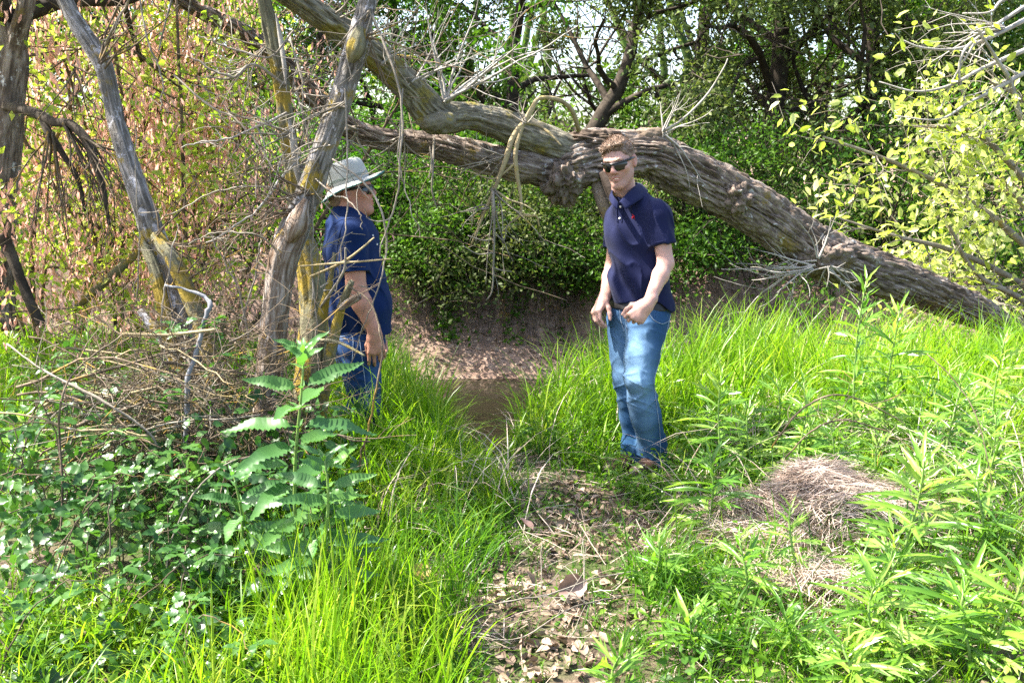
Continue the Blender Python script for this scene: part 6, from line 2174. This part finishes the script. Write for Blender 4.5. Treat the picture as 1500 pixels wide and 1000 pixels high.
weeds = [
    (1268, 412, 4.6, .13, .02, 'tallest weed on the right with bright tips against the fallen trunk'),
    (1312, 452, 4.5, .13, .0, 'tall weed just right of the tallest one below the trunk'),
    (1345, 672, 3.05, .15, .02, 'tall dark leaved weed standing over the straw heap'),
    (1040, 665, 3.7, .13, .0, 'pale weed just right of the standing man'),
    (1090, 790, 3.05, .11, .0, 'weed left of the straw heap with drooping leaves'),
    (1165, 745, 3.2, .08, .0, 'small weed growing up through the middle of the straw heap'),
    (1285, 855, 2.65, .13, .0, 'bushy weed at the bottom with pale green shoots'),
    (1420, 835, 2.7, .14, .02, 'broad leaved weed toward the lower right corner'),
    (1490, 830, 2.6, .14, .03, 'weed cut by the right edge near the lower corner'),
    (1005, 905, 2.75, .12, .0, 'weed on the right verge of the littered path at the bottom'),
    (1240, 945, 2.5, .12, .0, 'upright weed shoots at the bottom edge below the straw'),
    (1160, 900, 2.7, .11, .0, 'weed below the smaller straw heap'),
    (1060, 545, 4.3, .12, .0, 'silvery weed behind the standing man in the meadow'),
    (1470, 490, 4.4, .12, .0, 'tall weed by the right edge below the box elder'),
    (1400, 560, 4.1, .12, .0, 'weed right of the tallest pair in the bright meadow'),
    (960, 790, 3.2, .10, .0, 'low sprawling weed beside the bare patch of the path'),
    (1180, 560, 4.2, .11, .0, 'weed in the meadow left of the tallest pair'),
    (1440, 700, 3.3, .12, .0, 'weed among the tangled stalks at the right'),
    (130, 475, 4.9, .11, .0, 'weed in the sunny grass left of the brush pile'),
    (905, 960, 2.5, .10, .0, 'weed at the bottom edge on the path side'),
    (30, 585, 4.0, .11, .0, 'pale sunlit weed at the left edge above the brambles'),
]
for i, (px, top, Y, L, lean, lab) in enumerate(weeds):
    weed(px, top, Y, 700 + i, lab, L, 1.0, lean)
g = np.random.RandomState(33)
MARK = [('the domed straw heap', 1200, 690), ('the smaller straw heap', 1200, 840), ('the standing man', 950, 640), ('the curled dead leaf', 830, 870),
        ('the arched dry stalks', 1230, 590), ('the lower right corner', 1480, 940), ('the right edge', 1490, 650), ('the tallest pair of weeds', 1290, 500)]
ORD = ('nearest', 'second nearest', 'third nearest', 'fourth nearest', 'fifth nearest', 'sixth nearest', 'seventh nearest', 'eighth nearest', 'ninth nearest', 'tenth nearest', 'eleventh nearest', 'twelfth nearest', 'thirteenth nearest', 'fourteenth nearest', 'fifteenth nearest', 'sixteenth nearest', 'seventeenth nearest')
low = []
while len(low) < 44:
    x, y = g.uniform(.50, 2.5), g.uniform(2.4, 5.3)
    if not view(x, y, -.05) or in_path(np.array([x]), np.array([y]))[0] > .2 or abs(x - .62) < .32 and y < 5.2: continue
    if min([9] + [math.hypot(x - a, y - b) for a, b, _, _ in low]) < .12: continue
    k = np.array((x, y, H(x, y) + .16 + .22 * g.rand())) - CAM
    k = k / np.dot(k, FW)
    px, py = 750 + FPX * k[0], 500 - FPX * np.dot(k, UP)
    if 1080 < px < 1300 and 690 < py + 40 < 860: continue
    if py < 990: low.append((x, y, px, py))
near = {}
for w_ in low:
    m_ = min(MARK, key=lambda q: math.hypot(q[1] - w_[2], q[2] - w_[3]))
    side = ('left' if w_[2] < m_[1] else 'right')
    near.setdefault((m_, side), []).append(w_)
cnt = 0
for (m_, side), ws in near.items():
    ws.sort(key=lambda q: math.hypot(m_[1] - q[2], m_[2] - q[3]))
    for k, (x, y, px, py) in enumerate(ws):
        weed(px, py, y, 800 + cnt, 'low narrow leaved weed, %s to %s on its %s side' % (ORD[min(k, 16)], m_[0], side), .105, .75)
        cnt += 1

# brambles, lower left
BG = 'bramble canes at the lower left'
canes = [
    (40, 930, 2.6, 120, .5, 'bramble cane trailing across the bottom left corner'),
    (30, 800, 2.95, 60, .62, 'bramble cane with toothed leaves at the left edge'),
    (120, 830, 2.9, 70, .6, 'dark leaved bramble cane below the left end of the brush'),
    (190, 760, 3.2, 110, .55, 'bramble cane climbing the front of the brush pile'),
    (210, 900, 2.7, 40, .55, 'bramble cane low among the grass blades left of the nettles'),
    (280, 800, 3.05, 75, .5, 'bramble cane round the foot of the crooked grey stick'),
    (60, 680, 3.35, 45, .62, 'sunlit pale bramble cane above the orange stick'),
    (300, 930, 2.6, 100, .5, 'bramble cane by the tall grass blades at the bottom'),
    (130, 640, 3.45, 100, .55, 'bramble cane over the left shoulder of the brush pile'),
    (330, 760, 3.1, 120, .4, 'bramble cane squeezed between the stick and the nettles'),
    (10, 610, 3.7, 20, .6, 'sunny bramble cane at the left edge by the meadow grass'),
    (200, 530, 3.6, 60, .4, 'thin bramble cane with round pale leaves within the brush'),
]
for i, (px, py, Y, ang, L, lab) in enumerate(canes):
    g = np.random.RandomState(900 + i)
    b0 = at(px, py, Y); zg = H(b0[0], b0[1])
    b0[2] = zg
    root = thing('bramble', lab, 'bramble', tuple(b0), BG)
    top_ = max(.12, min(at(px, py - 60, Y)[2] - zg, .55))
    paths = []
    for c in range(3):
        a = R(ang) + g.normal() * .7
        t = np.linspace(0, 1, 16)
        d = np.array((math.cos(a), math.sin(a) * .4, 0))
        st_ = b0 + np.array((g.normal() * .12, g.normal() * .10, 0))
        pth = st_ + d * L * (.8 + .5 * g.rand()) * t[:, None] + Z * (top_ * (.8 + .6 * g.rand()) * np.sin(t * 2.3)[:, None]) + g.normal(size=(16, 3)) * .006
        pth[:, 2] = np.maximum(pth[:, 2], zg + .01)
        paths.append(pth)
    mb = MB()
    for p_ in paths: mb.tube(p_, .0028 * (1 - .5 * np.linspace(0, 1, 16)), 5)
    mb.build('cane', M['twig_dark'], root, True)
    for k in range(26):
        p_ = paths[k % 3]; j = g.randint(1, 15)
        az = g.rand() * 6.28
        T = np.array((math.cos(az), math.sin(az), .15 + .3 * g.rand()))
        o = link('leaf', BRL[k % 3], root)
        place(o, p_[j] - b0, T, Z + g.normal(size=3) * .35 + np.array((-.1, -.25, 0)), .075 * (.7 + .6 * g.rand()))
# more of the same undergrowth behind and between
n = 2300
g = np.random.RandomState(55)
px = g.uniform(-40, 520, n); Y = g.uniform(2.45, 4.1, n)
x = (px - 750) / FPX * Y * 1.01
z0 = H0(x, Y)
hh = .06 + .42 * sm(2.4, 3.3, Y) * g.rand(n) ** 1.2 * sm(-.35, -.7, x)
C = np.stack([x, Y, z0 + hh], -1)
V0, F0 = serrate(1, .34, 4, .12, .25)
V, F = inst(V0, F0, C, randdir(n, -.1, g), randdir(n, 1.3, g) + np.array((-.1, -.3, 0)), .035 + .03 * g.rand(n))
tag(MB().add(V, *F).build('undergrowth_leaves', M['bramble']), kind='stuff')
